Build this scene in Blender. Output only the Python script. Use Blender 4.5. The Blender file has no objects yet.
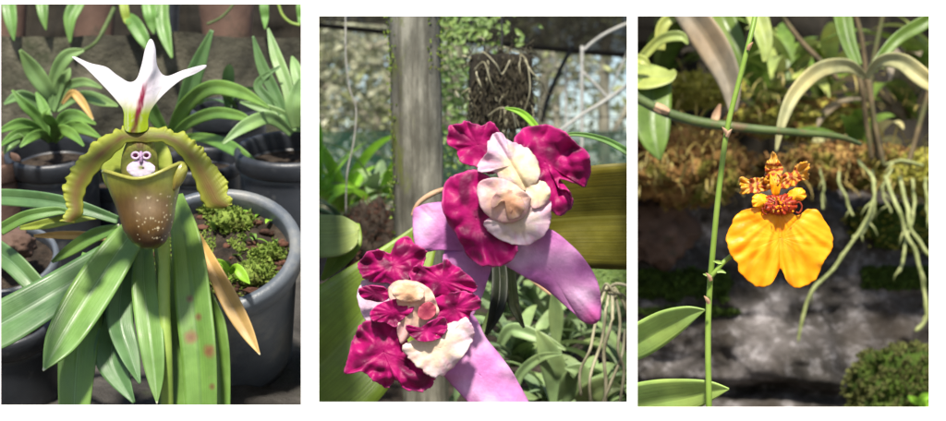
import bpy, bmesh, math, random
from mathutils import Vector, Matrix, noise
rnd = random.Random(7)
S = bpy.context.scene
C = S.collection
R = math.radians
F = 1500.0          # focal length in photo pixels
CZ = 1.2            # camera height

def P(px, py, Y):
    return Vector(((px-473)/F*Y, Y, CZ-(py-210.5)/F*Y))
def toP(v):
    return (v.x/v.y*F+473, (CZ-v.z)/v.y*F+210.5)
def lin(c, k=1.0):
    return tuple((((x/255+.055)/1.055)**2.4 if x > 10 else x/255/12.92)*k for x in c)
def mix(a, b, t):
    t = max(0, min(1, t)); return tuple(a[i]*(1-t)+b[i]*t for i in range(3))
def sm(a, b, x):
    t = max(0, min(1, (x-a)/(b-a))); return t*t*(3-2*t)

# ------------------------------------------------------------------ materials
MATS = {}
def newmat(name):
    m = bpy.data.materials.new(name); m.use_nodes = True
    nt = m.node_tree; nt.nodes.clear()
    return m, nt, nt.nodes, nt.links
def N(nt, typ, **kw):
    n = nt.nodes.new(typ)
    for k, v in kw.items():
        if k in n.inputs: n.inputs[k].default_value = v
        else: setattr(n, k, v)
    return n
def mixc(nt, fac, a, b, mode='MIX'):
    n = nt.nodes.new('ShaderNodeMix'); n.data_type = 'RGBA'; n.blend_type = mode
    for sock, v in ((n.inputs[0], fac), (n.inputs[6], a), (n.inputs[7], b)):
        if isinstance(v, bpy.types.NodeSocket): nt.links.new(v, sock)
        elif isinstance(v, (int, float)): sock.default_value = v
        else: sock.default_value = (*v, 1)
    return n.outputs[2]
def ramp(nt, sock, stops):
    r = nt.nodes.new('ShaderNodeValToRGB')
    while len(r.color_ramp.elements) < len(stops): r.color_ramp.elements.new(.5)
    for e, (p, c) in zip(r.color_ramp.elements, stops):
        e.position = p; e.color = (*c, 1) if not isinstance(c, (int, float)) else (c, c, c, 1)
    nt.links.new(sock, r.inputs[0]); return r.outputs[0]
def coords(nt, scale=(1, 1, 1)):
    t = N(nt, 'ShaderNodeTexCoord'); mp = N(nt, 'ShaderNodeMapping'); mp.inputs['Scale'].default_value = scale
    nt.links.new(t.outputs['Object'], mp.inputs[0]); return mp.outputs[0]
def noiz(nt, scale, detail=4, vec=None, rough=.55):
    n = N(nt, 'ShaderNodeTexNoise', Scale=scale, Detail=detail, Roughness=rough)
    nt.links.new(vec if vec else coords(nt), n.inputs['Vector']); return n.outputs['Fac']
def finish(m, nt, col, rough=.5, spec=.5, bump=None, bstr=.3, bdist=.001, transl=0, sheen=0, coat=0):
    p = N(nt, 'ShaderNodeBsdfPrincipled'); o = N(nt, 'ShaderNodeOutputMaterial')
    if isinstance(col, bpy.types.NodeSocket): nt.links.new(col, p.inputs['Base Color'])
    else: p.inputs['Base Color'].default_value = (*col, 1)
    if isinstance(rough, bpy.types.NodeSocket): nt.links.new(rough, p.inputs['Roughness'])
    else: p.inputs['Roughness'].default_value = rough
    p.inputs['Specular IOR Level'].default_value = spec
    p.inputs['Coat Weight'].default_value = coat
    if sheen: p.inputs['Sheen Weight'].default_value = sheen
    if bump is not None:
        b = N(nt, 'ShaderNodeBump', Strength=bstr, Distance=bdist); nt.links.new(bump, b.inputs['Height'])
        nt.links.new(b.outputs[0], p.inputs['Normal'])
    out = p.outputs[0]
    if transl:
        t = N(nt, 'ShaderNodeBsdfTranslucent'); ms = N(nt, 'ShaderNodeMixShader', Fac=transl)
        if isinstance(col, bpy.types.NodeSocket): nt.links.new(col, t.inputs[0])
        else: t.inputs[0].default_value = (*col, 1)
        nt.links.new(out, ms.inputs[1]); nt.links.new(t.outputs[0], ms.inputs[2]); out = ms.outputs[0]
    nt.links.new(out, o.inputs[0]); return m
def m_noise(name, stops, scale=20, detail=5, rough=.8, bstr=.5, bdist=.003, bscale=None, spec=.3, vec=(1, 1, 1), transl=0, second=None):
    m, nt, n, l = newmat(name)
    v = coords(nt, vec)
    f = noiz(nt, scale, detail, v)
    c = ramp(nt, f, stops)
    if second:   # (scale, lo, hi, colour)
        g = ramp(nt, noiz(nt, second[0], 6, v, .65), [(second[1], 0.), (second[2], 1.)])
        c = mixc(nt, g, c, second[3])
    b = noiz(nt, bscale or scale*3, 6, v, .7)
    return finish(m, nt, c, rough, spec, b, bstr, bdist, transl)
def m_leaf(name, base, rib=None, tip=None, rough=.42, veins=14, dark=.6, transl=.18, spots=None, spotpts=None, spec=.45, patch=None, vstr=.2):
    """parallel veined leaf: U across the blade, V along it"""
    m, nt, n, l = newmat(name)
    uv = N(nt, 'ShaderNodeUVMap'); sx = N(nt, 'ShaderNodeSeparateXYZ'); l.new(uv.outputs[0], sx.inputs[0])
    base = tuple(base); rib = rib or tuple(x*1.7 for x in base)
    nn = noiz(nt, 45, 5)
    c = mixc(nt, ramp(nt, nn, [(.3, 0.), (.72, 1.)]), tuple(x*dark for x in base), tuple(x*1.3 for x in base))
    if patch: c = mixc(nt, ramp(nt, noiz(nt, 26, 3), [(.52, 0.), (.68, 1.)]), c, patch)
    bl = ramp(nt, noiz(nt, 130, 6, None, .75), [(.60, 0.), (.68, .5)]); c = mixc(nt, bl, c, tuple(.55*x+.45*y for x, y in zip(base, (.22, .2, .09))))
    c = mixc(nt, ramp(nt, noiz(nt, 12, 3), [(.42, 0.), (.7, .55)]), c, (base[0]*1.5, base[1]*1.12, base[2]*.75))
    # veins
    mp = N(nt, 'ShaderNodeMapping'); mp.inputs['Scale'].default_value = (veins, .6, 1); l.new(uv.outputs[0], mp.inputs[0])
    vn = N(nt, 'ShaderNodeTexNoise', Scale=1.6, Detail=3); l.new(mp.outputs[0], vn.inputs['Vector'])
    vv = ramp(nt, vn.outputs['Fac'], [(.35, .0), (.65, 1.)])
    mv = N(nt, 'ShaderNodeMath', operation='MULTIPLY'); mv.inputs[1].default_value = vstr; l.new(vv, mv.inputs[0])
    c = mixc(nt, mv.outputs[0], c, tuple(x*.62 for x in base))
    a = N(nt, 'ShaderNodeMath', operation='SUBTRACT'); a.inputs[1].default_value = .5; l.new(sx.outputs[0], a.inputs[0])
    ab = N(nt, 'ShaderNodeMath', operation='ABSOLUTE'); l.new(a.outputs[0], ab.inputs[0])
    rf = ramp(nt, ab.outputs[0], [(.0, .55), (.018, 0.)])
    c = mixc(nt, ramp(nt, ab.outputs[0], [(.0, .0), (.02, .45), (.07, 0.)]), c, tuple(x*.6 for x in base))
    c = mixc(nt, rf, c, rib)
    if tip: c = mixc(nt, ramp(nt, sx.outputs[1], [(.955, 0.), (.985, 1.)]), c, tip)
    if spots:
        vo = N(nt, 'ShaderNodeTexVoronoi', Scale=spots[0]); l.new(coords(nt), vo.inputs['Vector'])
        c = mixc(nt, ramp(nt, vo.outputs['Distance'], [(spots[1], 1.), (spots[1]*1.6, 0.)]), c, spots[2])
    for (vx, vz, r_) in (spotpts or ()):
        tc = N(nt, 'ShaderNodeTexCoord'); q1 = N(nt, 'ShaderNodeVectorMath', operation='MULTIPLY'); q1.inputs[1].default_value = (1, 0, 1); l.new(tc.outputs['Object'], q1.inputs[0])
        q2 = N(nt, 'ShaderNodeVectorMath', operation='DISTANCE'); q2.inputs[1].default_value = (vx, 0, vz); l.new(q1.outputs[0], q2.inputs[0])
        q3 = N(nt, 'ShaderNodeMath', operation='MULTIPLY_ADD'); q3.inputs[1].default_value = r_*1.2; l.new(noiz(nt, 260, 4), q3.inputs[0]); l.new(q2.outputs['Value'], q3.inputs[2])
        c = mixc(nt, ramp(nt, q3.outputs[0], [(r_*1.3, .9), (r_*1.75, 0.)]), c, G(128, 88, 58)); c = mixc(nt, ramp(nt, q3.outputs[0], [(r_*.7, .75), (r_*1.3, 0.)]), c, G(92, 56, 40))
    rr = ramp(nt, noiz(nt, 90, 4), [(.3, rough-.08), (.7, rough+.18)])
    return finish(m, nt, c, rr, spec, vn.outputs['Fac'], .35, .0008, transl)
def m_vcol(name, rough=.5, spec=.4, transl=.2, nscale=300, namp=.12, veins=None, bstr=.25, sheen=0, coat=0):
    m, nt, n, l = newmat(name)
    a = N(nt, 'ShaderNodeVertexColor'); a.layer_name = 'Col'
    f = ramp(nt, noiz(nt, nscale, 4), [(.3, 1-namp), (.7, 1.)])
    c = mixc(nt, 1.0, a.outputs[0], f, 'MULTIPLY')
    b = noiz(nt, nscale*2, 3)
    if veins:
        uv = N(nt, 'ShaderNodeUVMap'); mp = N(nt, 'ShaderNodeMapping'); mp.inputs['Scale'].default_value = (veins[0], veins[1], 1)
        l.new(uv.outputs[0], mp.inputs[0]); vn = N(nt, 'ShaderNodeTexNoise', Scale=1, Detail=3); l.new(mp.outputs[0], vn.inputs['Vector'])
        b = vn.outputs['Fac']
        g = ramp(nt, b, [(.35, 1-veins[2]), (.6, 1.)]); c = mixc(nt, 1.0, c, g, 'MULTIPLY')
    return finish(m, nt, c, rough, spec, b, bstr, .0012, transl, sheen, coat)
def m_net(name, col, opacity, scale):
    """woven shade cloth: threads with real gaps"""
    m, nt, n, l = newmat(name)
    v = coords(nt)
    f = noiz(nt, 3.5, 5, v); f2 = noiz(nt, scale, 2, v, .9)
    cc = mixc(nt, ramp(nt, f, [(.3, 0.), (.7, 1.)]), tuple(x*.55 for x in col), col)
    d = N(nt, 'ShaderNodeBsdfDiffuse'); l.new(cc, d.inputs[0])
    tl = N(nt, 'ShaderNodeBsdfTranslucent'); l.new(cc, tl.inputs[0])
    m1 = N(nt, 'ShaderNodeMixShader', Fac=.4); l.new(d.outputs[0], m1.inputs[1]); l.new(tl.outputs[0], m1.inputs[2])
    t = N(nt, 'ShaderNodeBsdfTransparent'); m2 = N(nt, 'ShaderNodeMixShader')
    l.new(ramp(nt, f2, [(.3, max(0, opacity-.12)), (.7, min(1, opacity+.12))]), m2.inputs[0])
    l.new(t.outputs[0], m2.inputs[1]); l.new(m1.outputs[0], m2.inputs[2])
    o = N(nt, 'ShaderNodeOutputMaterial'); l.new(m2.outputs[0], o.inputs[0]); return m

K = .8
G = lambda r, g, b, k=K: lin((r, g, b), k)
M = {}
M['white'] = finish(*newmat('white_paint')[:2], (.86, .86, .86), .6, .3)
M['leafA'] = m_leaf('leaf_slipper', G(104, 144, 70), rib=G(150, 190, 128), tip=G(215, 220, 190), rough=.36, dark=.75, spots=None)
M['leafS'] = m_leaf('leaf_slipper_spotted', G(104, 142, 62), rib=G(78, 120, 62), rough=.36, dark=.75)
M['leafB'] = m_leaf('leaf_bluegreen', G(88, 126, 76), rib=G(140, 175, 132), rough=.4, dark=.7)
M['leafY'] = m_leaf('leaf_yellowgreen', G(150, 170, 70), rib=G(180, 190, 110), dark=.75)
M['leafDead'] = m_leaf('leaf_dying', G(196, 162, 100), rib=G(160, 122, 72), tip=G(225, 215, 180), dark=.75, patch=G(160, 150, 70))
M['leafDry'] = m_leaf('leaf_litter', G(170, 160, 95), rib=G(190, 180, 120), dark=.45, patch=G(96, 74, 44))
M['leafP1'] = m_leaf('leaf_pot', G(104, 148, 70), rib=G(160, 200, 130), dark=.6)
M['leafP1b'] = m_leaf('leaf_pot_pale', G(122, 158, 98), rib=G(165, 200, 150), dark=.7)
M['leafC'] = m_leaf('leaf_cattleya', G(132, 164, 56), rib=G(140, 165, 70), rough=.38, veins=34, dark=.6, vstr=.6)
M['leafO'] = m_leaf('leaf_olive', G(118, 114, 34), rib=G(150, 150, 70), rough=.4, veins=40, dark=.5, vstr=.8, transl=.25)
M['leafF'] = m_leaf('leaf_folded', G(158, 178, 105), rib=G(160, 180, 120), veins=30, dark=.7, vstr=.5)
M['leafBed'] = m_leaf('leaf_bed', G(125, 152, 112), rib=G(135, 160, 120), dark=.5, rough=.35)
M['leafBed2'] = m_leaf('leaf_bed_mid', G(145, 175, 118), rib=G(150, 180, 130), dark=.55, rough=.35)
M['leafBright'] = m_leaf('leaf_bright', G(145, 205, 62), rib=G(150, 190, 90), dark=.6, transl=.35)
M['leafDk'] = m_leaf('leaf_dark', G(30, 38, 18), rib=G(70, 80, 45), dark=.5)
M['leafVine'] = m_leaf('leaf_vine', G(120, 150, 80), dark=.6, transl=.3)
M['leafTan'] = m_leaf('leaf_tan', G(150, 140, 120), rib=G(140, 130, 100), dark=.65, rough=.35)
M['leafR'] = m_leaf('leaf_rockery', G(100, 130, 48), rib=G(130, 160, 95), dark=.55)
M['leafR2'] = m_leaf('leaf_rockery_pale', G(158, 176, 96), rib=G(180, 195, 140), dark=.7)
M['leafR3'] = m_leaf('leaf_rockery_arched', G(185, 185, 135), rib=G(170, 175, 130), dark=.65)
M['leafN'] = m_leaf('leaf_oncidium', G(172, 205, 112), rib=G(165, 185, 110), dark=.75, rough=.35)
M['petal'] = m_vcol('petal', .5, .3, .22, 260, .1, (26, 1.2, .10), .3)
M['cat'] = m_vcol('petal_cattleya', .5, .3, .25, 240, .16, None, .35, sheen=.04)
M['pouch'] = m_vcol('pouch_gloss', .3, .5, .06, 420, .16, (40, 1.0, .12), .2, coat=.15)
M['onc'] = m_vcol('petal_oncidium', .42, .35, .2, 420, .08, (34, 1.1, .10), .35)
M['stem'] = m_noise('green_stem', [(.3, G(112, 145, 50)), (.7, G(140, 165, 75))], 60, rough=.45, bstr=.15, bdist=.001)
M['stemY'] = m_noise('yellow_stem', [(.3, G(118, 148, 62)), (.7, G(146, 168, 82))], 60, rough=.45, bstr=.15, bdist=.001)
M['stemD'] = m_noise('dark_stem', [(.3, G(62, 78, 42)), (.7, G(95, 112, 62))], 40, rough=.5, bstr=.3, second=(30, .55, .68, G(110, 85, 60)))
M['bract'] = m_noise('dry_bract', [(.3, G(165, 125, 95)), (.7, G(200, 170, 140))], 80, bdist=.0005)
M['plastic'] = m_noise('black_plastic', [(.3, (.012, .014, .018)), (.7, (.028, .032, .04))], 30, rough=.42, bstr=.15, spec=.5, second=(60, .58, .72, (.07, .07, .07)))
M['plasticG'] = m_noise('grey_plastic', [(.3, (.055, .066, .082)), (.7, (.1, .115, .135))], 25, rough=.42, bstr=.25, spec=.5, second=(26, .5, .68, (.17, .17, .16)))
M['clay'] = m_noise('clay', [(.3, G(78, 60, 52)), (.7, G(112, 88, 76))], 18, bstr=.4, second=(25, .55, .7, G(60, 60, 48)))
M['clayR'] = m_noise('clay_red', [(.3, G(120, 70, 50)), (.7, G(150, 95, 70))], 18, bstr=.4)
M['soil'] = m_noise('soil', [(.3, (.012, .009, .006)), (.5, (.04, .028, .02)), (.75, (.09, .07, .05))], 90, rough=.95, bstr=1, bdist=.006)
M['ground'] = m_noise('wet_ground', [(.3, (.02, .018, .016)), (.55, (.05, .046, .042)), (.8, (.11, .1, .085))], 24, rough=.7, bstr=.9, bdist=.006, second=(14, .55, .7, (.03, .04, .015)))
M['earth'] = m_noise('earth', [(.3, (.05, .04, .03)), (.7, (.12, .1, .07))], 2.5, rough=.95, bstr=.6, bdist=.02)
M['concrete'] = m_noise('old_concrete', [(.3, G(34, 33, 27)), (.5, G(70, 68, 56)), (.72, G(118, 113, 97))], 16, rough=.9, bstr=1, bdist=.008, second=(9, .5, .66, G(48, 54, 34)))
M['moss'] = m_noise('moss', [(.3, G(92, 118, 40)), (.7, G(150, 172, 78))], 120, rough=.9, bstr=.8, second=(22, .55, .7, G(120, 110, 60)), transl=.15)
M['mossO'] = m_noise('moss_orange', [(.3, G(120, 86, 46)), (.52, G(170, 128, 74)), (.72, G(190, 172, 92))], 26, rough=.9, bstr=1, bdist=.01, second=(13, .5, .62, G(122, 126, 42)))
M['mossY'] = m_noise('moss_yellow', [(.3, G(150, 152, 50)), (.7, G(222, 212, 105))], 40, rough=.9, bstr=1, bdist=.008)
M['mossG'] = m_noise('moss_green', [(.3, G(42, 62, 14)), (.7, G(78, 102, 28))], 60, rough=.95, bstr=1, bdist=.004)
M['bark'] = m_noise('red_bark', [(.3, G(48, 30, 22)), (.7, G(112, 74, 58))], 80, rough=.85)
M['caneB'] = m_noise('brown_cane', [(.3, G(66, 56, 38)), (.7, G(120, 104, 74))], 40, rough=.7, second=(25, .5, .62, G(84, 90, 50)))
M['mossH'] = m_noise('moss_heap', [(.3, G(66, 68, 34)), (.7, G(128, 132, 72))], 60, rough=.9, second=(30, .5, .6, G(92, 112, 44)))
M['spot'] = m_noise('leaf_spot', [(.3, G(118, 84, 48)), (.7, G(138, 100, 58))], 60, rough=.5, bstr=.05)
M['root'] = m_noise('aerial_root', [(.3, G(112, 122, 68)), (.7, G(172, 178, 122))], 60, rough=.6, bstr=.3, bdist=.0006)
M['rootP'] = m_noise('pale_root', [(.3, G(130, 125, 95)), (.7, G(205, 200, 170))], 60, rough=.7, bstr=.3, bdist=.0006)
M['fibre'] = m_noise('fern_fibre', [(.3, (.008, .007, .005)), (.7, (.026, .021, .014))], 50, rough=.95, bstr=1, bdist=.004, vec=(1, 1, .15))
M['fibreL'] = m_noise('fern_fibre_light', [(.3, (.018, .015, .01)), (.7, (.07, .06, .035))], 90, rough=.9)
M['metal'] = m_noise('galvanised', [(.3, (.22, .22, .21)), (.7, (.36, .36, .34))], 30, rough=.5, bstr=.1)
M['wire'] = m_noise('black_wire', [(.3, (.012, .012, .012)), (.7, (.03, .03, .03))], 50, rough=.7)
M['wireW'] = m_noise('pale_wire', [(.3, G(95, 92, 85)), (.7, G(190, 188, 180))], 40, rough=.7)
M['trunk'] = m_noise('pale_trunk', [(.3, G(120, 115, 95)), (.7, G(190, 185, 165))], 12, rough=.9, bstr=.6, vec=(1, 1, .3))
M['crown1'] = m_noise('crown_grey_green', [(.38, G(70, 84, 40)), (.62, G(205, 212, 150))], 9, rough=.7, transl=.35)
M['crown2'] = m_noise('crown_pale', [(.38, G(110, 116, 76)), (.62, G(238, 238, 205))], 9, rough=.7, transl=.35)
M['crown3'] = m_noise('crown_dark', [(.38, G(30, 38, 20)), (.62, G(98, 112, 60))], 9, rough=.7, transl=.3)
M['shade'] = m_net('shade_cloth_black', (.022, .02, .017), .95, 260)
M['netwall'] = m_net('net_wall', (.24, .25, .22), .2, 420)
M['netgreen'] = m_net('net_green', (.06, .36, .22), .6, 420)

def m_rock():
    m, nt, n, l = newmat('lichen_rock'); v = coords(nt)
    a = noiz(nt, 7, 7, v, .68)
    c = ramp(nt, a, [(.3, G(30, 28, 24)), (.45, G(66, 62, 58)), (.58, G(112, 107, 106)), (.74, G(165, 160, 162))])
    w = ramp(nt, noiz(nt, 28, 6, v, .75), [(.52, 0.), (.7, 1.)])
    wm = N(nt, 'ShaderNodeMath', operation='MULTIPLY'); wm.inputs[1].default_value = .4; l.new(w, wm.inputs[0])
    c = mixc(nt, wm.outputs[0], c, G(215, 212, 215))
    d = ramp(nt, noiz(nt, 4.5, 5, v, .6), [(.44, 0.), (.6, 1.)])
    dm = N(nt, 'ShaderNodeMath', operation='MULTIPLY'); dm.inputs[1].default_value = .75; l.new(d, dm.inputs[0])
    c = mixc(nt, dm.outputs[0], c, G(44, 36, 26))
    return finish(m, nt, c, .88, .3, noiz(nt, 30, 8, v, .75), .9, .008)
M['rock'] = m_rock()
def m_pole():
    m, nt, n, l = newmat('weathered_post'); v = coords(nt, (1, 1, .35))
    c = ramp(nt, noiz(nt, 40, 7, v, .65), [(.3, G(62, 62, 54)), (.5, G(108, 107, 96)), (.72, G(160, 158, 144))])
    v2 = coords(nt, (1, 1, .6)); tex = N(nt, 'ShaderNodeTexCoord'); sx = N(nt, 'ShaderNodeSeparateXYZ'); l.new(tex.outputs['Object'], sx.inputs[0])
    g = noiz(nt, 24, 6, v2, .7)
    ad = N(nt, 'ShaderNodeMath', operation='MULTIPLY_ADD'); ad.inputs[1].default_value = -5.; l.new(sx.outputs[0], ad.inputs[0]); l.new(g, ad.inputs[2])
    mm = ramp(nt, ad.outputs[0], [(.6, 0.), (.7, 1.)])
    stv = ramp(nt, noiz(nt, 90, 5, coords(nt, (1, 1, .05)), .7), [(.42, .0), (.62, .7)]); c = mixc(nt, stv, c, G(58, 54, 44))
    c = mixc(nt, mm, c, G(92, 98, 48))
    return finish(m, nt, c, .85, .3, noiz(nt, 60, 8, v, .7), .8, .003)
M['pole'] = m_pole()

# ------------------------------------------------------------------ mesh building
class MB:
    def __init__(s): s.v = []; s.f = []; s.uv = []; s.c = []
    def add(s, v, uv=(0, 0), c=(1, 1, 1)):
        s.v.append(Vector(v)); s.uv.append(uv); s.c.append(c); return len(s.v)-1
    def grid(s, rows, col=None, closed=False):
        nv, nu = len(rows), len(rows[0]); b = len(s.v)
        for j, r in enumerate(rows):
            for i, p in enumerate(r):
                u, v = i/(nu-1 if not closed else nu), j/(nv-1)
                c = (1, 1, 1)
                if col: px, py = toP(p); c = col(px, py, u, v)
                s.add(p, (u, v), c)
        for j in range(nv-1):
            for i in range(nu if closed else nu-1):
                k = (i+1) % nu
                s.f.append((b+j*nu+i, b+j*nu+k, b+(j+1)*nu+k, b+(j+1)*nu+i))
    def tube(s, pts, rad, n=8, cap=True):
        pts = [Vector(p) for p in pts]; m = len(pts); b = len(s.v)
        if not hasattr(rad, '__len__'): rad = [rad]*m
        up = Vector((0.13, .2, 1)).normalized()
        for j, p in enumerate(pts):
            t = (pts[min(j+1, m-1)]-pts[max(j-1, 0)])
            t = t.normalized() if t.length > 1e-9 else Vector((0, 0, 1))
            a = t.cross(up)
            if a.length < .05: a = t.cross(Vector((1, 0, 0)))
            a.normalize(); bb = t.cross(a)
            for i in range(n):
                an = 2*math.pi*i/n
                s.add(p+(a*math.cos(an)+bb*math.sin(an))*rad[j], (i/n, j/(m-1)))
        for j in range(m-1):
            for i in range(n):
                k = (i+1) % n
                s.f.append((b+j*n+i, b+j*n+k, b+(j+1)*n+k, b+(j+1)*n+i))
        if cap:
            s.f.append(tuple(b+i for i in range(n))[::-1]); s.f.append(tuple(b+(m-1)*n+i for i in range(n)))
    def box(s, c8):
        b = len(s.v)
        for p in c8: s.add(p)
        for f in ((0, 1, 2, 3), (7, 6, 5, 4), (0, 4, 5, 1), (1, 5, 6, 2), (2, 6, 7, 3), (3, 7, 4, 0)):
            s.f.append(tuple(b+i for i in f))
    def build(s, name, mat, parent=None, clip=None, thick=0, smooth=True, subsurf=0):
        me = bpy.data.meshes.new(name)
        if parent is not None: org = parent['_org']; org = Vector(org)
        else:
            zs = min(v.z for v in s.v); n = len(s.v)
            org = Vector((sum(v.x for v in s.v)/n, sum(v.y for v in s.v)/n, zs))
        bm = bmesh.new()
        uvl = bm.loops.layers.uv.new('UVMap'); cl = bm.verts.layers.float_color.new('Col')
        vs = []
        for v, c in zip(s.v, s.c):
            b = bm.verts.new(v); b[cl] = (*c, 1); vs.append(b)
        bm.verts.index_update()
        idx = {b: i for i, b in enumerate(vs)}
        for f in s.f:
            if len(set(f)) < 3: continue
            try: fc = bm.faces.new([vs[i] for i in f])
            except ValueError: continue
            fc.smooth = smooth
            for lp in fc.loops: lp[uvl].uv = s.uv[idx[lp.vert]]
        for (px, side) in (clip or ()):   # side +1 keeps what lies right of the partition, -1 keeps the left
            no = Vector((1, -(px-473)/F, 0)).normalized()
            bmesh.ops.bisect_plane(bm, geom=bm.verts[:]+bm.edges[:]+bm.faces[:], plane_co=Vector((0, 0, CZ)), plane_no=no*(-side), clear_outer=True)
        if not bm.verts: bm.free(); return None
        bmesh.ops.translate(bm, verts=bm.verts, vec=-org)
        bm.to_mesh(me); bm.free()
        me.materials.append(mat)
        o = bpy.data.objects.new(name, me); C.objects.link(o)
        if parent is not None:
            o.parent = parent
            if parent.type == 'MESH' or True: o.location = (0, 0, 0)
        else: o.location = org
        o['_org'] = tuple(org)
        if thick:
            md = o.modifiers.new('solid', 'SOLIDIFY'); md.thickness = thick; md.offset = 0
        if subsurf:
            md = o.modifiers.new('sub', 'SUBSURF'); md.levels = md.render_levels = subsurf
        return o
def tag(o, label=None, cat=None, group=None, kind=None):
    if label: o['label'] = label
    if cat: o['category'] = cat
    if group: o['group'] = group
    if kind: o['kind'] = kind
    return o
def thing(name, label, cat, loc, group=None):
    o = bpy.data.objects.new(name, None); C.objects.link(o); o.location = loc; o['_org'] = tuple(loc)
    o.empty_display_size = .02
    return tag(o, label, cat, group)

C1 = [(309, -1)]; C2 = [(311, 1), (631.5, -1)]; C3 = [(633.5, 1)]

def spl(pts, t):
    """Catmull-Rom through tuples, t in 0..1"""
    n = len(pts)-1; x = min(max(t, 0), 1)*n; i = min(int(x), n-1); f = x-i
    p0, p1, p2, p3 = pts[max(i-1, 0)], pts[i], pts[i+1], pts[min(i+2, n)]
    return tuple(.5*((2*b)+(-a+c)*f+(2*a-5*b+4*c-d)*f*f+(-a+3*b-3*c+d)*f**3) for a, b, c, d in zip(p0, p1, p2, p3))
def path(pts, n=24): return [P(*spl(pts, i/(n-1))[:3]) for i in range(n)]

def leaf(mb, pts, fold=.18, roll=0., nu=9, nv=30, wav=0., seed=0, col=None):
    """pts: (px, py, Y, width in px). Blade with a sunk midrib, real depth along its path"""
    rows = []
    for j in range(nv):
        t = j/(nv-1); x, y, Y, w = spl(pts, t)
        a = spl(pts, max(0, t-.02)); b = spl(pts, min(1, t+.02))
        dx, dy = b[0]-a[0], b[1]-a[1]; L = math.hypot(dx, dy) or 1
        nx, ny = -dy/L, dx/L; w = max(w, .4)
        row = []
        for i in range(nu):
            u = i/(nu-1)*2-1; wm = w/F*Y/2
            dY = (1-abs(u))**1.3*fold*wm*2 + roll*u*wm*2
            ww = wav*wm*math.sin(t*17+seed+u*1.2)*abs(u)
            row.append(P(x+nx*u*w/2, y+ny*u*w/2, Y+dY+ww))
        rows.append(row)
    mb.grid(rows, col)
def strap(mb, base, az, el, L, w, droop=1.4, fold=.25, nu=5, nv=14, tipw=.05, twist=0):
    """arching strap leaf in free space"""
    p = Vector(base); a = el; rows = []; ds = L/(nv-1)
    for j in range(nv):
        t = j/(nv-1)
        d = Vector((math.cos(az)*math.cos(a), math.sin(az)*math.cos(a), math.sin(a)))
        side = Vector((-math.sin(az), math.cos(az), 0)); up = side.cross(d)*-1
        tw = twist*t; s2 = side*math.cos(tw)+up*math.sin(tw)
        prof = (min(1, .45+t*2.2))*(1-max(0, (t-.55)/.45)**2.0*(1-tipw))
        row = []
        for i in range(nu):
            u = i/(nu-1)*2-1
            row.append(p+s2*(u*w/2*prof)+up*(abs(u)*fold*w/2*prof))
        rows.append(row); p = p+d*ds; a -= droop*ds/L*(.4+1.2*t)
    mb.grid(rows)
def disc(mb, outline, c, Y, cup=0., ruf=0., k=7, col=None, nr=14, nt=110, slope=(0, 0), seed=0, edge=.0, dome=0., radial=False, chan=0):
    """closed ruffled petal: outline in px, centre c, real depth from cup, dome, slope and ruffles"""
    n = len(outline); pts = outline+outline[:1]; cen = c
    ol = []
    for i in range(nt):
        t = i/nt*n; a = int(t) % n; f = t-int(t)
        p0, p1, p2, p3 = outline[(a-1) % n], outline[a], outline[(a+1) % n], outline[(a+2) % n]
        ol.append(tuple(.5*((2*q)+(-p+r)*f+(2*p-5*q+4*r-s)*f*f+(-p+3*q-3*r+s)*f**3) for p, q, r, s in zip(p0, p1, p2, p3)))
    rmax = max(math.hypot(o[0]-cen[0], o[1]-cen[1]) for o in ol)/F*Y
    fo = max(ol, key=lambda o: math.hypot(o[0]-cen[0], o[1]-cen[1])); fl_ = math.hypot(fo[0]-cen[0], fo[1]-cen[1]); far = ((fo[0]-cen[0])/fl_, (fo[1]-cen[1])/fl_)
    rows = []
    for j in range(nr):
        r = .0006+.9994*j/(nr-1); row = []
        for i in range(nt):
            th = 2*math.pi*i/nt; ox, oy = ol[i]
            e = 1+edge*2.2*noise.noise(Vector((math.cos(th)*k*.9+seed, math.sin(th)*k*.9, seed)))*r**3+edge*1.2*noise.noise(Vector((math.cos(th)*k*2.2+seed, math.sin(th)*k*2.2, seed+5)))*r**5
            x = cen[0]+(ox-cen[0])*r*e; y = cen[1]+(oy-cen[1])*r*e
            nz = noise.noise(Vector((x*.05+seed, y*.05, seed*3.1)))
            kk = .022+.0045*k; q = Vector((x*kk+seed*5, y*kk, seed)); q2 = noise.noise_vector(q)*.7
            big = noise.noise(q+q2); ed_ = noise.noise(Vector((math.cos(th)*k*.55+seed, math.sin(th)*k*.55, seed*2+r*.5)))
            d = cup*rmax*r*r - dome*rmax*math.sqrt(max(0, 1-r*r*.98)) + ruf*rmax*(1.6*big*min(1, r*1.5) + 2.3*ed_*r**3 + .22*noise.noise(q*2.6)*r)
            if chan:   # shallow groove along the longest axis
                fx, fy = far; pr = abs((x-cen[0])*fy-(y-cen[1])*fx); d += .0022*math.exp(-(pr/2.6)**2) - .0012*math.exp(-(pr/11)**2)
            if radial: d += ruf*rmax*r**1.6*(math.sin(k*th+seed+2*nz)+.45*math.sin(k*1.9*th+seed*2.3))
            d += slope[0]*(x-cen[0])/F*Y + slope[1]*(y-cen[1])/F*Y
            row.append(P(x, y, Y+d))
        rows.append(row)
    mb.grid(rows, col, closed=True)

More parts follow.
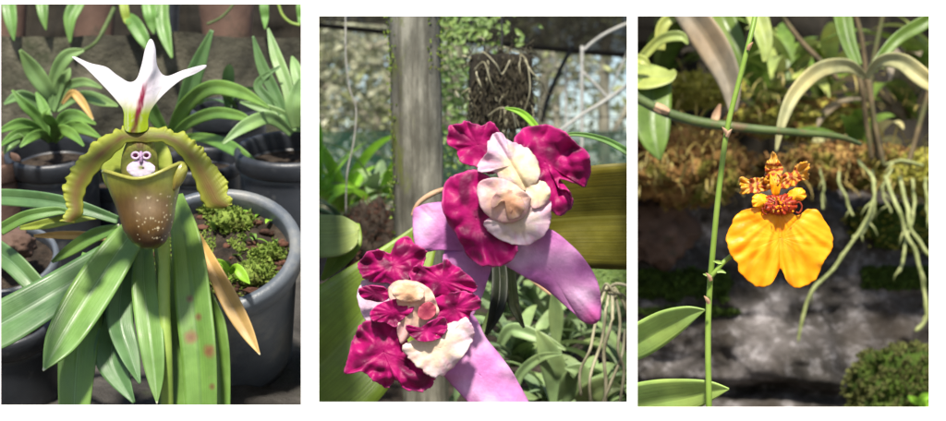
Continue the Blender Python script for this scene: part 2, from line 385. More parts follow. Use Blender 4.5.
def lump(name, mat, c, rad, amp=.25, ns=2.2, seed=0, sub=4, clip=None, parent=None, build=True):
    """irregular boulder or clod; c world point, rad (x,y,z) metres"""
    bm = bmesh.new(); bmesh.ops.create_icosphere(bm, subdivisions=sub, radius=1)
    mb = MB()
    for v in bm.verts:
        d = v.co.normalized(); s = 1+amp*noise.fractal(d*ns+Vector((seed, seed*.7, 0)), 1.0, 2.0, 4)
        mb.add(Vector(c)+Vector((d.x*rad[0], d.y*rad[1], d.z*rad[2]))*s)
    for f in bm.faces: mb.f.append(tuple(v.index for v in f.verts))
    bm.free()
    if not build: return mb
    return mb, mb.build(name, mat, parent, clip)
def tufts(src, n, size, seed=0, cond=None, spread=.7, blades=3, wf=.28):
    """small moss blades growing from the vertices of src"""
    r = random.Random(seed); mb = MB(); cen = sum(src.v, Vector())/len(src.v)
    vs = [v for v in src.v if (cond is None or cond(v))]
    if not vs: return mb
    for i in range(n):
        v = r.choice(vs); no = (v-cen).normalized()
        v = v+Vector((r.gauss(0, size*.5), r.gauss(0, size*.5), r.gauss(0, size*.3)))
        for b in range(blades):
            d = (no*.8+Vector((r.uniform(-1, 1), r.uniform(-1, 1), r.uniform(-.3, 1)))*spread).normalized()
            s = d.cross(Vector((r.uniform(-1, 1), r.uniform(-1, 1), r.uniform(-1, 1)))).normalized()*size*wf
            L = size*r.uniform(.5, 1.3)
            a = mb.add(v-s); q = mb.add(v+d*L*.5-s*1.1); e = mb.add(v+d*L); w = mb.add(v+d*L*.5+s*1.1); z = mb.add(v+s)
            mb.f.append((a, q, e, w, z))
    return mb
def lathe(mb, cen, axis, prof, n=64, wob=0):
    """prof: (radius, distance along axis)"""
    axis = axis.normalized(); a = Vector((1, 0, 0)); a = (a-axis*a.dot(axis)).normalized(); b = axis.cross(a)
    rows = [[cen+axis*h+(a*math.cos(2*math.pi*i/n)+b*math.sin(2*math.pi*i/n))*r for i in range(n)] for r, h in prof]
    mb.grid(rows, closed=True)
def pot(label, px, py, Y, rpx, h, tilt, mat, clip, soil=True, rimw=.13, taper=.78, lean=0, group=None, soilmat='soil', name='plant_pot', sink=.16):
    cen = P(px, py, Y); r = rpx/F*Y; T = R(tilt)
    ax = Vector((lean, -math.sin(T), math.cos(T))).normalized(); base = cen-ax*h
    t = thing(name, label, 'pot', base, group); rw = r*rimw
    b = MB(); lathe(b, cen, ax, [(.001, -h+.003), (r*taper*.95, -h+.003), (r*taper*.95, -h), (r*taper, -h), (r*taper*1.01, -h*.95), (r*(1-rimw*.6), -h*.2), (r*(1-rimw*.9), -h*.12), (r*(1-rimw), -h*.12), (r*taper*.9, -h*.9)])
    b.build('pot_wall', mat, t, clip)
    g = MB(); lathe(g, cen, ax, [(r*(1-rimw*1.05), -h*.14), (r*(1-rimw), -.004), (r*(1-rimw*.9), 0), (r*(1-rimw*.45), .001), (r*(1-rimw*.1), -.0015), (r, -.004), (r*.985, -h*.13), (r*(1-rimw*.35), -h*.15), (r*(1-rimw*.55), -h*.15)])
    g.build('rim', mat, t, clip)
    s = None
    if soil:
        s = MB(); n = 48; rows = []
        a = Vector((1, 0, 0)); a = (a-ax*a.dot(ax)).normalized(); bb = ax.cross(a)
        for j in range(20):
            rr = r*(1-rimw)*.99*(j+.01)/19
            rows.append([cen+(a*math.cos(2*math.pi*i/n)+bb*math.sin(2*math.pi*i/n))*rr+ax*(-h*sink+.006*noise.fractal(Vector((rr*60*math.cos(2*math.pi*i/n), rr*60*math.sin(2*math.pi*i/n), px)), 1, 2, 4)*(1-(j/19)**4)) for i in range(n)])
        s.grid(rows, closed=True)
        s.build('soil', M[soilmat], t, clip)
    return t, cen, ax, r, s
def free_plant(name, label, base, mats, n, L, w, clip, azr=(0, 2*math.pi), elr=(.5, 1.3), droop=1.5, seed=0, group=None, cat='plant', leafname='leaf', nv=14):
    r = random.Random(seed); t = thing(name, label, cat, base, group)
    for i in range(n):
        mb = MB(); az = azr[0]+(azr[1]-azr[0])*(i+r.random()*.8)/n
        strap(mb, Vector(base)+Vector((r.uniform(-1, 1)*w*.5, r.uniform(-1, 1)*w*.5, 0)), az, r.uniform(*elr), L*r.uniform(.65, 1.15), w*r.uniform(.75, 1.2), droop*r.uniform(.7, 1.3), twist=r.uniform(-.6, .6), nv=nv)
        mb.build(leafname, r.choice(mats), t, clip)
    return t
def leaves_plant(name, label, cat, base, specs, mat, clip, group=None, thick=.0006, fold=.18):
    t = thing(name, label, cat, P(*base), group)
    for s in specs:
        kw = {}; mm = mat
        if isinstance(s, tuple): s, kw = s
        kw = dict(kw); mm = kw.pop('mat', mat); lb = kw.pop('label', None)
        mb = MB(); leaf(mb, s, **{'fold': fold, **kw}); o = mb.build('leaf', mm, t, clip, thick)
        if lb and o: o['label'] = lb
    return t

# ================================================================== display frame (white boards with three openings)
openings = [(1, 4, 301, 405), (319, 16, 627, 402), (637.5, 16, 929, 407)]
Yf = .9
def hole_board():
    xs = sorted({-14, 960, *[o[0] for o in openings], *[o[2] for o in openings]})
    mb = MB(); ytop, ybot = -4, 434
    def piece(x0, y0, x1, y1, fl):   # fl: which sides flare towards the back
        q = []
        for (Y, dd) in ((Yf, 0), (Yf+.006, 1)):
            k = Yf/Y
            pts = [(x0, y0), (x1, y0), (x1, y1), (x0, y1)]
            for (x, y) in pts: q.append(P(x, y, Y))
        mb.box(q)
    # board split in columns; every column is a ray-aligned slab so the reveals follow the sight lines
    cols = [(-14, 1, None), (1, 301, openings[0]), (301, 319, None), (319, 627, openings[1]), (627, 637.5, None), (637.5, 929, openings[2]), (929, 960, None)]
    for x0, x1, o in cols:
        if o is None: piece(x0, ytop, x1, ybot, 0)
        else: piece(x0, ytop, x1, o[1], 0); piece(x0, o[3], x1, ybot, 0)
    return mb
fr = thing('display_frame', 'white painted frame board with three tall openings onto the orchids', 'frame', (0, Yf, 0))
o_ = hole_board().build('face_board', M['white'], fr, smooth=False)
for px in (-7, 953):
    mb = MB(); a = P(px, 434, Yf+.003)
    mb.box([Vector((a.x-.006, Yf, a.z)), Vector((a.x+.006, Yf, a.z)), Vector((a.x+.006, Yf, 0)), Vector((a.x-.006, Yf, 0)), Vector((a.x-.006, Yf+.006, a.z)), Vector((a.x+.006, Yf+.006, a.z)), Vector((a.x+.006, Yf+.006, 0)), Vector((a.x-.006, Yf+.006, 0))])
    mb.build('leg', M['white'], fr, smooth=False)
def partition(name, x0, x1, Y1):
    mb = MB(); q = []
    Y0 = Yf+.007
    q = [P(x0, -10, Y0), P(x1, -10, Y0), P(x1, 432, Y0), P(x0, 432, Y0), P(x0, -10, Y1), P(x1, -10, Y1), P(x1, 432, Y1), P(x0, 432, Y1)]
    mb.box(q); o = mb.build(name, M['white'], smooth=False); o['kind'] = 'structure'; return o
tag(partition('partition_wall', 303, 317, 2.25), 'white partition board between the slipper orchid bay and the pink cattleya bay', 'partition')
tag(partition('partition_wall', 629, 636, 3.9), 'white partition board between the pink cattleya bay and the yellow orchid bay', 'partition')

# ground
mb = MB(); mb.grid([[Vector((x, y, 0)) for x in (-60, 60)] for y in (-30, 90)]); tag(mb.build('ground', M['earth']), kind='structure')

exec_parts = []
# ================================================================== BAY 1: slipper orchid
def bank(name, x0, x1, prof, mat, clip, amp=.01, seed=0, nx=70, ny=70, ns=14):
    rows = []
    for j in range(ny):
        Y, py = spl(prof, j/(ny-1)); row = []
        for i in range(nx):
            px = x0+(x1-x0)*i/(nx-1); p = P(px, py, Y)
            p.z += amp*noise.fractal(Vector((p.x*ns, p.y*ns, seed)), 1, 2, 5); row.append(p)
        rows.append(row)
    m = MB(); m.grid(rows)
    # skirt to the ground at the front
    m.grid([[Vector((p.x, p.y, 0)) for p in rows[0]], rows[0]])
    o = m.build(name, mat, None, clip); o['kind'] = 'structure'; return m
bank('soil_bank', -60, 309, [(.96, 500), (1.05, 452), (1.3, 330), (1.6, 190), (1.8, 158)], M['ground'], C1, .012, 3)

# stone ledge behind
def rough_block(name, label, cat, p0, p1, Y0, Y1, mat, clip, amp=.006, ns=18, seed=0, n=40, kind=None, bow=0):
    (x0, y0), (x1, y1) = p0, p1
    m = MB()
    def q(u, v, Y):
        p = P(x0+(x1-x0)*u, y0+(y1-y0)*v, Y0); p.y = Y; return p
    def rough(p): 
        d = noise.noise_vector(p*ns+Vector((seed, 0, 0)))*amp + noise.noise_vector(p*ns*3)*amp*.4; return p+d
    ks = [i/n for i in range(n+1)]
    m.grid([[rough(q(u, v, Y0)) for u in ks] for v in ks])
    m.grid([[rough(q(u, 0, Y0+(Y1-Y0)*w)) for u in ks] for w in [i/8 for i in range(9)]])
    m.grid([[rough(q(u, 1, Y0+(Y1-Y0)*w)) for u in ks] for w in [i/8 for i in range(9)]])
    o = m.build(name, mat, None, clip); tag(o, label, cat, None, kind); return m
rough_block('stone_ledge', 'mossy grey concrete ledge running behind the pots in the slipper orchid bay', 'ledge', (-60, 36), (312, 175), 1.78, 2.05, M['concrete'], C1, .007)
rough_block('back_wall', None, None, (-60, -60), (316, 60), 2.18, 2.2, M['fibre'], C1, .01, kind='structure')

# pots on the ledge
for lb, px, w, mt, hh, yy in (('brown clay pot on the ledge, above the left tip of the white sepal', 92, 26, 'clay', .09, -26), ('dusty brown clay pot on the ledge, above the right leaf tips', 226, 32, 'clay', .09, -26),
                     ('small clay pot at the left end of the ledge', 8, 20, 'clay', .08, -18), ('dark pot on the ledge, behind the tip of the white sepal', 165, 16, 'plastic', .075, -16)):
    pot(lb, px, yy, 1.88, w, hh, 6, M[mt], C1, soil=False, taper=.72, group='pots on the ledge')
# leaf tips drooping over the ledge
leaves_plant('hanging_plant', 'green strap leaves drooping from above at the left end of the ledge', 'plant', (10, -40, 1.8), [
    [(5, -40, 1.8, 14), (8, 0, 1.77, 15), (11, 22, 1.76, 12), (14, 41, 1.76, 1)], [(45, -40, 1.8, 12), (42, -5, 1.77, 13), (43, 14, 1.76, 10), (46, 30, 1.76, 1)],
    [(85, -30, 1.8, 12), (78, 0, 1.77, 15), (70, 18, 1.76, 13), (70, 43, 1.76, 2)]], M['leafP1'], C1)
leaves_plant('hanging_plant', 'leaf tips drooping from above behind the white sepal', 'plant', (130, -40, 1.8), [
    ([(120, -30, 1.78, 8), (124, 6, 1.76, 9), (127, 20, 1.76, 7), (129, 24, 1.75, 2)], {'mat': M['leafY']}),
    [(125, 14, 1.77, 5), (133, 22, 1.75, 14), (143, 38, 1.74, 13), (150, 52, 1.74, 2)], [(146, -20, 1.78, 13), (150, 10, 1.76, 15), (152, 24, 1.76, 10), (154, 34, 1.76, 1)],
    [(163, -20, 1.78, 12), (162, 15, 1.76, 14), (165, 35, 1.75, 13), (172, 58, 1.74, 2)]], M['leafP1'], C1)
leaves_plant('hanging_plant', 'thin leaf tips drooping from above over the right end of the ledge', 'plant', (270, -40, 1.8), [
    [(264, -20, 1.78, 8), (264, 5, 1.76, 9), (265, 18, 1.76, 7), (265, 29, 1.75, 1)], [(306, -20, 1.78, 8), (301, 5, 1.76, 9), (300, 18, 1.76, 5), (299, 26, 1.75, 1)]], M['leafP1'], C1)
t = thing('dead_flower_spike', 'curved brown stem with a green leaf below it, in front of the ledge', 'stem', P(60, 110, 1.6))
mb = MB(); mb.tube(path([(114, 8, 1.72), (106, 25, 1.7), (96, 42, 1.68), (84, 50, 1.66)]), [.0028]*12+[.002]*12, 6); mb.build('stalk', M['stemD'], t, C1)
mb = MB(); mb.tube(path([(278, 2, 1.7), (282, 14, 1.7), (290, 22, 1.7), (300, 25, 1.7)]), .0016, 6); tag(mb.build('dead_flower_spike', M['stemY'], None, C1), 'thin yellow stem curving below the top right corner of the slipper orchid bay', 'stem')
mb = MB(); mb.tube(path([(240, -10, 1.72), (232, 6, 1.72), (220, 18, 1.72), (207, 24, 1.72)]), .0015, 6); tag(mb.build('dead_flower_spike', M['stemD'], None, C1), 'thin brown stem in front of the dusty clay pot', 'stem')

# back pots with plants
tL, cL, aL, rL, _ = pot('black plastic pot at the left, under a tuft of green strap leaves', 52, 150, 1.42, 47, .115, 24, M['plastic'], C1)
mb = MB(); mb.tube(path([(5, 150, 1.4), (9, 175, 1.38), (12, 205, 1.37)]), .0, 4)
pot('brown clay pot at the left edge, beside the black pot', -6, 160, 1.4, 26, .12, 20, M['clay'], C1)
tR, cR, aR, rR, _ = pot('large black plastic pot at the right edge with pale arching leaves', 292, 147, 1.42, 58, .115, 20, M['plastic'], C1)
pot('black pot behind the right petal, in front of the ledge', 228, 106, 1.58, 40, .13, 18, M['plastic'], C1)
pot('black pot in the shade just behind the right green petal', 200, 160, 1.5, 42, .09, 20, M['plastic'], C1)
pot('black pot in the shade behind the left green petal', 118, 178, 1.5, 36, .09, 20, M['plastic'], C1)

leaves_plant('potted_orchid', 'orchid seedling with a tall folded leaf in front of the ledge at the left', 'plant', (55, 118, 1.55), [
    [(57, 112, 1.58, 6), (48, 92, 1.56, 15), (33, 70, 1.55, 17), (20, 50, 1.54, 3)],
    [(52, 112, 1.57, 6), (54, 80, 1.56, 12), (66, 57, 1.55, 14), (84, 50, 1.55, 3)],
    [(52, 112, 1.57, 6), (60, 85, 1.56, 11), (66, 76, 1.55, 10), (70, 68, 1.55, 2)],
    [(56, 108, 1.57, 6), (66, 88, 1.56, 9), (84, 82, 1.54, 9), (102, 88, 1.52, 2)],
    ([(62, 104, 1.56, 3), (72, 93, 1.55, 7), (82, 102, 1.54, 8), (93, 120, 1.53, 2)], {'mat': M['leafDead'], 'label': 'yellowed withering leaf'}),
    [(56, 110, 1.57, 6), (80, 96, 1.56, 10), (100, 100, 1.54, 12), (118, 106, 1.52, 2)],
    [(50, 112, 1.57, 6), (40, 104, 1.56, 11), (20, 96, 1.54, 12), (4, 104, 1.52, 2)]], M['leafP1b'], C1)
leaves_plant('potted_orchid', 'bushy tuft of light green leaves in the black pot at the left', 'plant', (52, 152, 1.42), [
    [(50, 142, 1.42, 5), (35, 128, 1.4, 10), (18, 124, 1.38, 11), (-4, 133, 1.36, 3)],
    [(50, 140, 1.42, 5), (38, 118, 1.41, 11), (24, 104, 1.4, 10), (12, 90, 1.4, 2)],
    [(48, 140, 1.42, 5), (34, 132, 1.4, 10), (15, 135, 1.37, 10), (0, 146, 1.35, 2)],
    [(54, 142, 1.42, 5), (62, 120, 1.41, 12), (76, 116, 1.39, 13), (96, 124, 1.37, 2)],
    [(54, 142, 1.42, 5), (68, 128, 1.4, 12), (82, 128, 1.38, 12), (101, 138, 1.36, 2)],
    [(54, 142, 1.42, 5), (60, 130, 1.4, 10), (72, 134, 1.37, 10), (84, 146, 1.35, 2)],
    [(52, 142, 1.42, 5), (48, 120, 1.42, 10), (42, 104, 1.43, 10), (36, 92, 1.44, 2)],
    [(50, 142, 1.42, 5), (42, 134, 1.39, 9), (30, 138, 1.36, 9), (20, 147, 1.35, 2)],
    [(52, 142, 1.42, 5), (54, 126, 1.4, 9), (46, 116, 1.38, 9), (50, 108, 1.38, 2)],
    ([(8, 150, 1.4, 3), (20, 138, 1.38, 10), (10, 144, 1.36, 8), (4, 154, 1.36, 2)], {'mat': M['leafP1b']})], M['leafP1'], C1)
leaves_plant('potted_orchid', 'orchid with long ribbon leaves arching behind the right green petal', 'plant', (168, 138, 1.5), [
    ([(172, 138, 1.5, 9), (183, 110, 1.48, 16), (196, 70, 1.46, 17), (212, 30, 1.45, 4)], {'mat': M['leafB']}),
    [(170, 138, 1.5, 10), (184, 108, 1.46, 15), (210, 88, 1.42, 15), (240, 92, 1.4, 13), (270, 108, 1.38, 2)],
    [(172, 138, 1.5, 9), (190, 122, 1.46, 11), (215, 113, 1.42, 12), (240, 116, 1.4, 9), (252, 122, 1.39, 2)],
    [(180, 138, 1.5, 7), (205, 138, 1.46, 10), (232, 148, 1.42, 13), (264, 170, 1.4, 3)],
    [(168, 138, 1.5, 9), (160, 125, 1.49, 12), (152, 110, 1.48, 13), (150, 92, 1.47, 3)]], M['leafP1'], C1)
leaves_plant('potted_orchid', 'orchid with stiff upright leaves in the large black pot at the right edge', 'plant', (292, 146, 1.42), [
    ([(290, 134, 1.42, 7), (278, 100, 1.42, 11), (262, 66, 1.42, 11), (253, 36, 1.42, 2)], {'mat': M['leafB']}),
    [(293, 132, 1.42, 7), (288, 90, 1.43, 12), (276, 56, 1.44, 12), (268, 28, 1.45, 2)],
    [(292, 134, 1.42, 7), (270, 118, 1.4, 13), (245, 126, 1.38, 13), (222, 144, 1.37, 2)],
    ([(290, 128, 1.43, 6), (272, 104, 1.42, 10), (258, 84, 1.42, 9), (280, 66, 1.42, 2)], {'mat': M['leafB']}),
    [(296, 128, 1.4, 9), (293, 108, 1.39, 16), (296, 92, 1.39, 12), (300, 78, 1.39, 2)],
    [(300, 132, 1.41, 7), (302, 100, 1.42, 12), (296, 70, 1.43, 12), (292, 56, 1.44, 2)],
    ([(296, 130, 1.43, 6), (285, 116, 1.42, 9), (262, 108, 1.42, 10), (240, 102, 1.42, 2)], {})], M['leafP1b'], C1)
free_plant('potted_orchid', 'small dark green orchid in the shaded pot behind the left green petal', P(125, 178, 1.5), [M['leafB'], M['leafP1']], 9, .07, .012, C1, seed=4)
free_plant('potted_orchid', 'small dark green orchid between the ledge and the right petal', P(232, 108, 1.58), [M['leafB'], M['leafP1']], 6, .06, .011, C1, seed=9)

# lower left pot and big middle pot
pot('grey rimmed pot with brown soil at the lower left, half hidden by a long leaf', 8, 258, 1.2, 50, .1, 42, M['plasticG'], C1, sink=.1)
lump('stone', M['clay'], P(12, 244, 1.185), (.018, .016, .012), seed=3, clip=C1)[1].update_tag()
tag(bpy.data.objects['stone'], 'brown clod of earth in the lower left pot', 'clod')
pot('black pot in the bottom left corner under the drooping leaves', 5, 318, 1.13, 50, .11, 30, M['plastic'], C1)
hp, hc, ha, hr, hs = pot('large grey plastic pot filled with moss and bark beside the slipper flower', 214, 247, 1.13, 88, .12, 44, M['plasticG'], C1, rimw=.15, sink=.12, taper=.74)
# moss, bark and seedlings in the hero pot
def onsoil(px, py, up=.0):
    # intersect the sight line with the soil plane
    n = ha; d = (P(px, py, 1.0)-Vector((0, 0, CZ))); o = Vector((0, 0, CZ)); q = hc-n*(.0144-up)
    return o+d*((q-o).dot(n)/d.dot(n))
for i, (px, py, rx, lb) in enumerate(((232, 222, .016, 'rounded clump of green moss at the back of the large pot'), (254, 276, .016, 'yellow green moss clump near the rim of the large pot'), (268, 255, .011, 'small moss clump at the right side of the large pot'), (214, 210, .011, 'small moss clump just behind the right petal tip'))):
    c = onsoil(px, py); src, o = lump('moss_clump', M['moss'], c, (rx, rx*.8, rx*.55), .35, 3, i, 3, C1); tag(o, lb, 'moss', 'moss clumps in the large pot')
    tm = tufts(src, 420, .0032, i); tm.build('fronds', M['moss'], o, C1)
bk = random.Random(5); mb = MB()
for i in range(60):
    a = bk.random()*6.28; rr = hr*.8*math.sqrt(bk.random()); e1 = Vector((1, 0, 0)); e2 = ha.cross(e1)
    c = hc-ha*(.013)+e1*rr*math.cos(a)+e2*rr*math.sin(a)
    l = lump('x', None, c, (.0048*bk.uniform(.4, 1.3), .0028, .0022), .9, 2, i, 2, build=False); b0 = len(mb.v)
    for v in l.v: mb.add(v)
    mb.f += [tuple(b0+q for q in f) for f in l.f]
tag(mb.build('bark_chips', M['bark'], None, C1), 'reddish brown bark chips scattered over the moss in the large pot', 'bark', kind='stuff')
mc = tufts(hs, 2600, .0022, 77, cond=lambda v: noise.noise(Vector((v.x*45, v.y*45, 3))) > -.05 and (v-hc).length < hr*.8)
tag(mc.build('moss_carpet', M['moss'], None, C1), 'thin carpet of green moss over the soil in the large pot', 'moss', kind='stuff')
sl = thing('seedling', 'pair of small round green leaves sprouting in the large pot', 'seedling', onsoil(226, 276))
for pts in ([(230, 270, 1.1, 3), (222, 264, 1.085, 8), (214, 262, 1.08, 8), (209, 254, 1.075, 1)], [(230, 274, 1.1, 3), (236, 268, 1.085, 9), (243, 276, 1.08, 10), (250, 284, 1.075, 1)], [(228, 274, 1.1, 3), (222, 278, 1.085, 8), (216, 283, 1.08, 8), (212, 290, 1.08, 1)],
            [(228, 272, 1.1, 3), (222, 270, 1.085, 8), (218, 268, 1.08, 9), (226, 280, 1.075, 1)]):
    mb = MB(); leaf(mb, pts, .1); mb.build('leaf', M['leafBright'], sl, C1, .0004)
rr = random.Random(3)
sd = free_plant('seedling', 'sprinkling of tiny weeds among the moss of the large pot', onsoil(245, 250), [M['leafBright'], M['leafP1']], 26, .016, .004, C1, seed=12, elr=(.2, 1.2))
for ch in sd.children:
    ch.location = onsoil(rr.uniform(205, 280), rr.uniform(215, 285))-Vector(sd.location)

# hero plant
H = thing('slipper_orchid', 'slipper orchid with white hooded sepal, wavy green petals and brown pouch', 'orchid', P(165, 262, 1.09))
A = M['leafA']
Ho = Vector(H['_org'])
M['leafSp'] = m_leaf('leaf_with_spots', G(104, 142, 62), rib=G(78, 120, 62), rough=.36, dark=.75, spotpts=[(*(lambda q: (q.x, q.z))(P(x, y, 1.02)-Ho), r/F) for x, y, r in ((189, 338, 4.4), (209, 351, 4.6), (213, 386, 2.2), (186, 300, 1.4), (196, 318, 1.0))])
for pts, kw in (
    ([(-40, 196, 1.12, 14), (20, 198, 1.1, 17), (70, 205, 1.09, 15), (118, 220, 1.09, 8)], {'mat': M['leafB']}),
    ([(0, 230, 1.1, 12), (25, 217, 1.09, 12), (55, 211, 1.09, 9), (70, 212, 1.09, 3)], {'mat': A}),
    ([(20, 228, 1.11, 4), (45, 224, 1.1, 10), (75, 218, 1.1, 10), (110, 214, 1.1, 5)], {'mat': M['leafY']}),
    ([(34, 236, 1.12, 3), (62, 235, 1.11, 8), (90, 236, 1.11, 8), (115, 240, 1.11, 5)], {'mat': M['leafDead'], 'label': 'straw coloured dry leaf'}),
    ([(52, 262, 1.12, 3), (70, 250, 1.11, 12), (95, 235, 1.1, 14), (120, 228, 1.09, 8)], {'mat': A}),
    ([(-20, 240, 1.13, 22), (12, 262, 1.11, 22), (40, 290, 1.1, 20), (75, 318, 1.09, 14), (120, 290, 1.09, 5)], {'mat': M['leafB']}),
    ([(150, 225, 1.08, 12), (105, 262, 1.05, 34), (50, 296, 1.03, 40), (-10, 330, 1.02, 44), (-60, 350, 1.02, 20)], {'mat': M['leafB'], 'roll': .2}),
    ([(118, 280, 1.08, 22), (118, 320, 1.05, 32), (112, 360, 1.03, 34), (134, 403, 1.02, 3)], {'mat': M['leafB']}),
    ([(95, 255, 1.08, 26), (84, 310, 1.05, 38), (77, 360, 1.03, 38), (73, 430, 1.02, 28)], {'mat': A}),
    ([(170, 260, 1.08, 10), (205, 300, 1.06, 20), (218, 345, 1.05, 22), (222, 430, 1.04, 16)], {'mat': M['leafS']}),
    ([(160, 240, 1.07, 14), (170, 310, 1.045, 22), (174, 360, 1.04, 28), (172, 430, 1.03, 26)], {'mat': M['leafS']}),
    ([(196, 232, 1.08, 6), (212, 266, 1.06, 15), (232, 305, 1.045, 19), (247, 332, 1.04, 14), (260, 355, 1.035, 1)], {'mat': M['leafDead'], 'label': 'dying yellow brown leaf'}),
    ([(140, 235, 1.07, 10), (124, 275, 1.05, 20), (120, 320, 1.03, 26), (130, 355, 1.02, 20), (140, 384, 1.015, 2)], {'mat': M['leafB'], 'roll': -.2}),
    ([(176, 195, 1.07, 14), (186, 240, 1.045, 30), (193, 300, 1.03, 36), (199, 360, 1.02, 35), (202, 430, 1.015, 30)], {'mat': M['leafSp'], 'roll': .1, 'label': 'broad leaf with round brown spots'}),
    ([(145, 232, 1.065, 12), (144, 280, 1.04, 25), (150, 330, 1.02, 27), (155, 375, 1.01, 18), (157, 404, 1.005, 1)], {'mat': A}),
    ([(146, 215, 1.06, 18), (118, 252, 1.035, 36), (86, 300, 1.015, 42), (60, 342, 1.0, 32), (43, 371, .99, 1)], {'mat': A, 'roll': .12})):
    kw = dict(kw); mt = kw.pop('mat'); lb = kw.pop('label', None); mb = MB(); leaf(mb, pts, nu=11, nv=44, wav=.05, seed=pts[0][0], **kw)
    o = mb.build('leaf', mt, H, C1, .0008)
    if lb: o['label'] = lb
mb = MB(); mb.tube(path([(150, 150, 1.0), (158, 200, 1.02), (164, 250, 1.035), (164, 300, 1.03), (166, 350, 1.022), (168, 430, 1.03)], 30), [.0042]*30, 10); mb.build('flower_stalk', M['stemY'], H, C1)

FL = bpy.data.objects.new('flower', None); C.objects.link(FL); FL.parent = H; FL['_org'] = tuple(P(145, 130, .99)); FL.location = Vector(FL['_org'])-Vector(H['_org'])
FL.empty_display_size = .01
Yb = .985
# dorsal sepal
def c_dorsal(x, y, u, v):
    w = G(244, 240, 248); ax = 145-(y-83)*.23
    c = mix(w, G(238, 232, 205), sm(90, 108, y)*(1-.5*sm(8, 20, abs(x-ax))))
    c = mix(c, G(250, 225, 245), .4*(1-sm(4, 14, abs(x-ax)))*sm(70, 85, y))
    n = noise.noise(Vector((x*.3, y*.1, 2)))
    c = mix(c, G(165, 190, 30), sm(103+abs(x-138)*-.35+n*3, 116, y))
    st = (1-sm(.8, 4.2, abs(x-ax-n)))*sm(78, 92, y)*(.8+.4*noise.noise(Vector((x*.9, y*.12, 8))))
    vn = noise.noise(Vector(((x-140)/(12+max(0, 100-y)*.5)*9, y*.02, 6))); c = mix(c, G(206, 205, 190), .5*sm(.15, .5, vn)*sm(70, 95, y))
    c = mix(c, mix(G(140, 12, 62), G(100, 50, 36), sm(106, 122, y)), min(1, st*1.25))
    return c
mb = MB()
dors = [(126, 131), (124, 112), (118, 102), (101, 83), (86, 68), (73, 58), (76, 57), (90, 63), (106, 67), (117, 75), (129, 82), (137, 79), (142, 65), (146, 48), (151, 39), (155, 48), (157, 66), (166, 76), (184, 70), (203, 65), (206, 67), (196, 73), (181, 80), (164, 94), (152, 108), (148, 118), (146, 131)]
disc(mb, dors, (139, 95), Yb, nr=40, nt=260, col=c_dorsal)
for i, v in enumerate(mb.v):
    x, y = toP(v); d = .0
    d += -.006*math.exp(-((x-140)/14)**2)*sm(60, 100, y)          # hood swells forward along the mid line
    d += .00022*max(0, abs(x-140)-12)                               # wings sweep back
    d += .0035*math.exp(-((x-(151-8*sm(66, 92, y)))/5.5)**2)*(1-sm(70, 92, y))*-1
    d += .0016*math.sin((x-140)*.16+y*.05)
    e = sm(0, 7, min(math.hypot(x-a, y-b) for a, b in dors))
    mb.v[i] = P(x, y, .982+d-.0*e)
mb.build('hooded_sepal', M['petal'], FL, None, .0009)
# synsepal (behind)
def c_syn(x, y, u, v): return mix(G(150, 168, 60), G(186, 198, 92), sm(-.5, .5, noise.noise(Vector((x*.08, y*.03, 5)))))
mb = MB(); disc(mb, [(112, 150), (104, 158), (102, 172), (110, 190), (140, 205), (165, 190), (172, 170), (170, 152), (160, 140), (140, 136), (122, 140)], (140, 168), 1.0, cup=.25, ruf=.05, k=4, col=c_syn, dome=.0); mb.build('lower_sepal', M['petal'], FL, None, .0009)
# petals
def petal(edge_o, edge_i, seed, base):
    nv, nu = 150, 16; rows = []; mb = MB()
    for j in range(nv):
        t = j/(nv-1); o = spl(edge_o, t); q = spl(edge_i, t)
        w = math.sin(t*52+seed+5*noise.noise(Vector((t*5, seed, 9))))*.4+noise.noise(Vector((t*22, seed, 1)))*1.6+noise.noise(Vector((t*50, seed, 4)))*1.0
        amp = sm(.06, .2, t)
        ww = math.hypot(o[0]-q[0], o[1]-q[1]) or 1; nx, ny = (o[0]-q[0])/ww, (o[1]-q[1])/ww
        w2 = math.sin(t*60+seed*3)*.6
        row = []
        for i in range(nu):
            u = i/(nu-1)
            e = u**4*w*2.2*amp; e2 = -(1-u)**4*w2*1.0*amp
            x = q[0]+(o[0]-q[0])*u+nx*(e+e2); y = q[1]+(o[1]-q[1])*u+ny*(e+e2)
            d = -.0016*math.sin(math.pi*u)+.0016*(u**6)*noise.noise(Vector((t*30, seed, 2)))*2*amp+.004*(u-.5)*math.sin(t*4+.5)
            row.append(P(x, y, base+d+t*.006*math.sin(t*3)))
        rows.append(row)
    def col(x, y, u, v):
        c = mix(G(122, 130, 42), G(166, 174, 64), sm(.3, .9, abs(u-.45)*1.8))
        n = noise.noise(Vector((x*.12, y*.12, seed)))
        k = math.exp(-((u-.42)/.16)**2)*sm(.02, .2, v)*(.8+n*.5)
        c = mix(c, G(110, 78, 48), min(1, k)*.92)
        c = mix(c, G(128, 104, 56), .55*math.exp(-((u-.42)/.3)**2)*sm(.3, .7, v))
        c = mix(c, G(112, 88, 44), .7*math.exp(-((x-141)/7)**2))
        sp = noise.noise(Vector((x*.9, y*.9, 1)))
        return mix(c, G(90, 70, 40), sm(.42, .6, sp)*.45*(1-sm(.1, .4, v)))
    mb.grid(rows, col); o = mb.build('petal', M['petal'], FL, None, .0008, subsurf=0); return o
petal([(148, 127), (130, 127), (116, 130), (99, 139), (84, 153), (73, 168), (65, 183), (64, 198), (67, 211), (59, 221)], [(148, 143), (137, 142), (127, 143), (116, 153), (103, 165), (93, 178), (86, 190), (83, 202), (83, 212), (74, 223)], 1.2, .98)
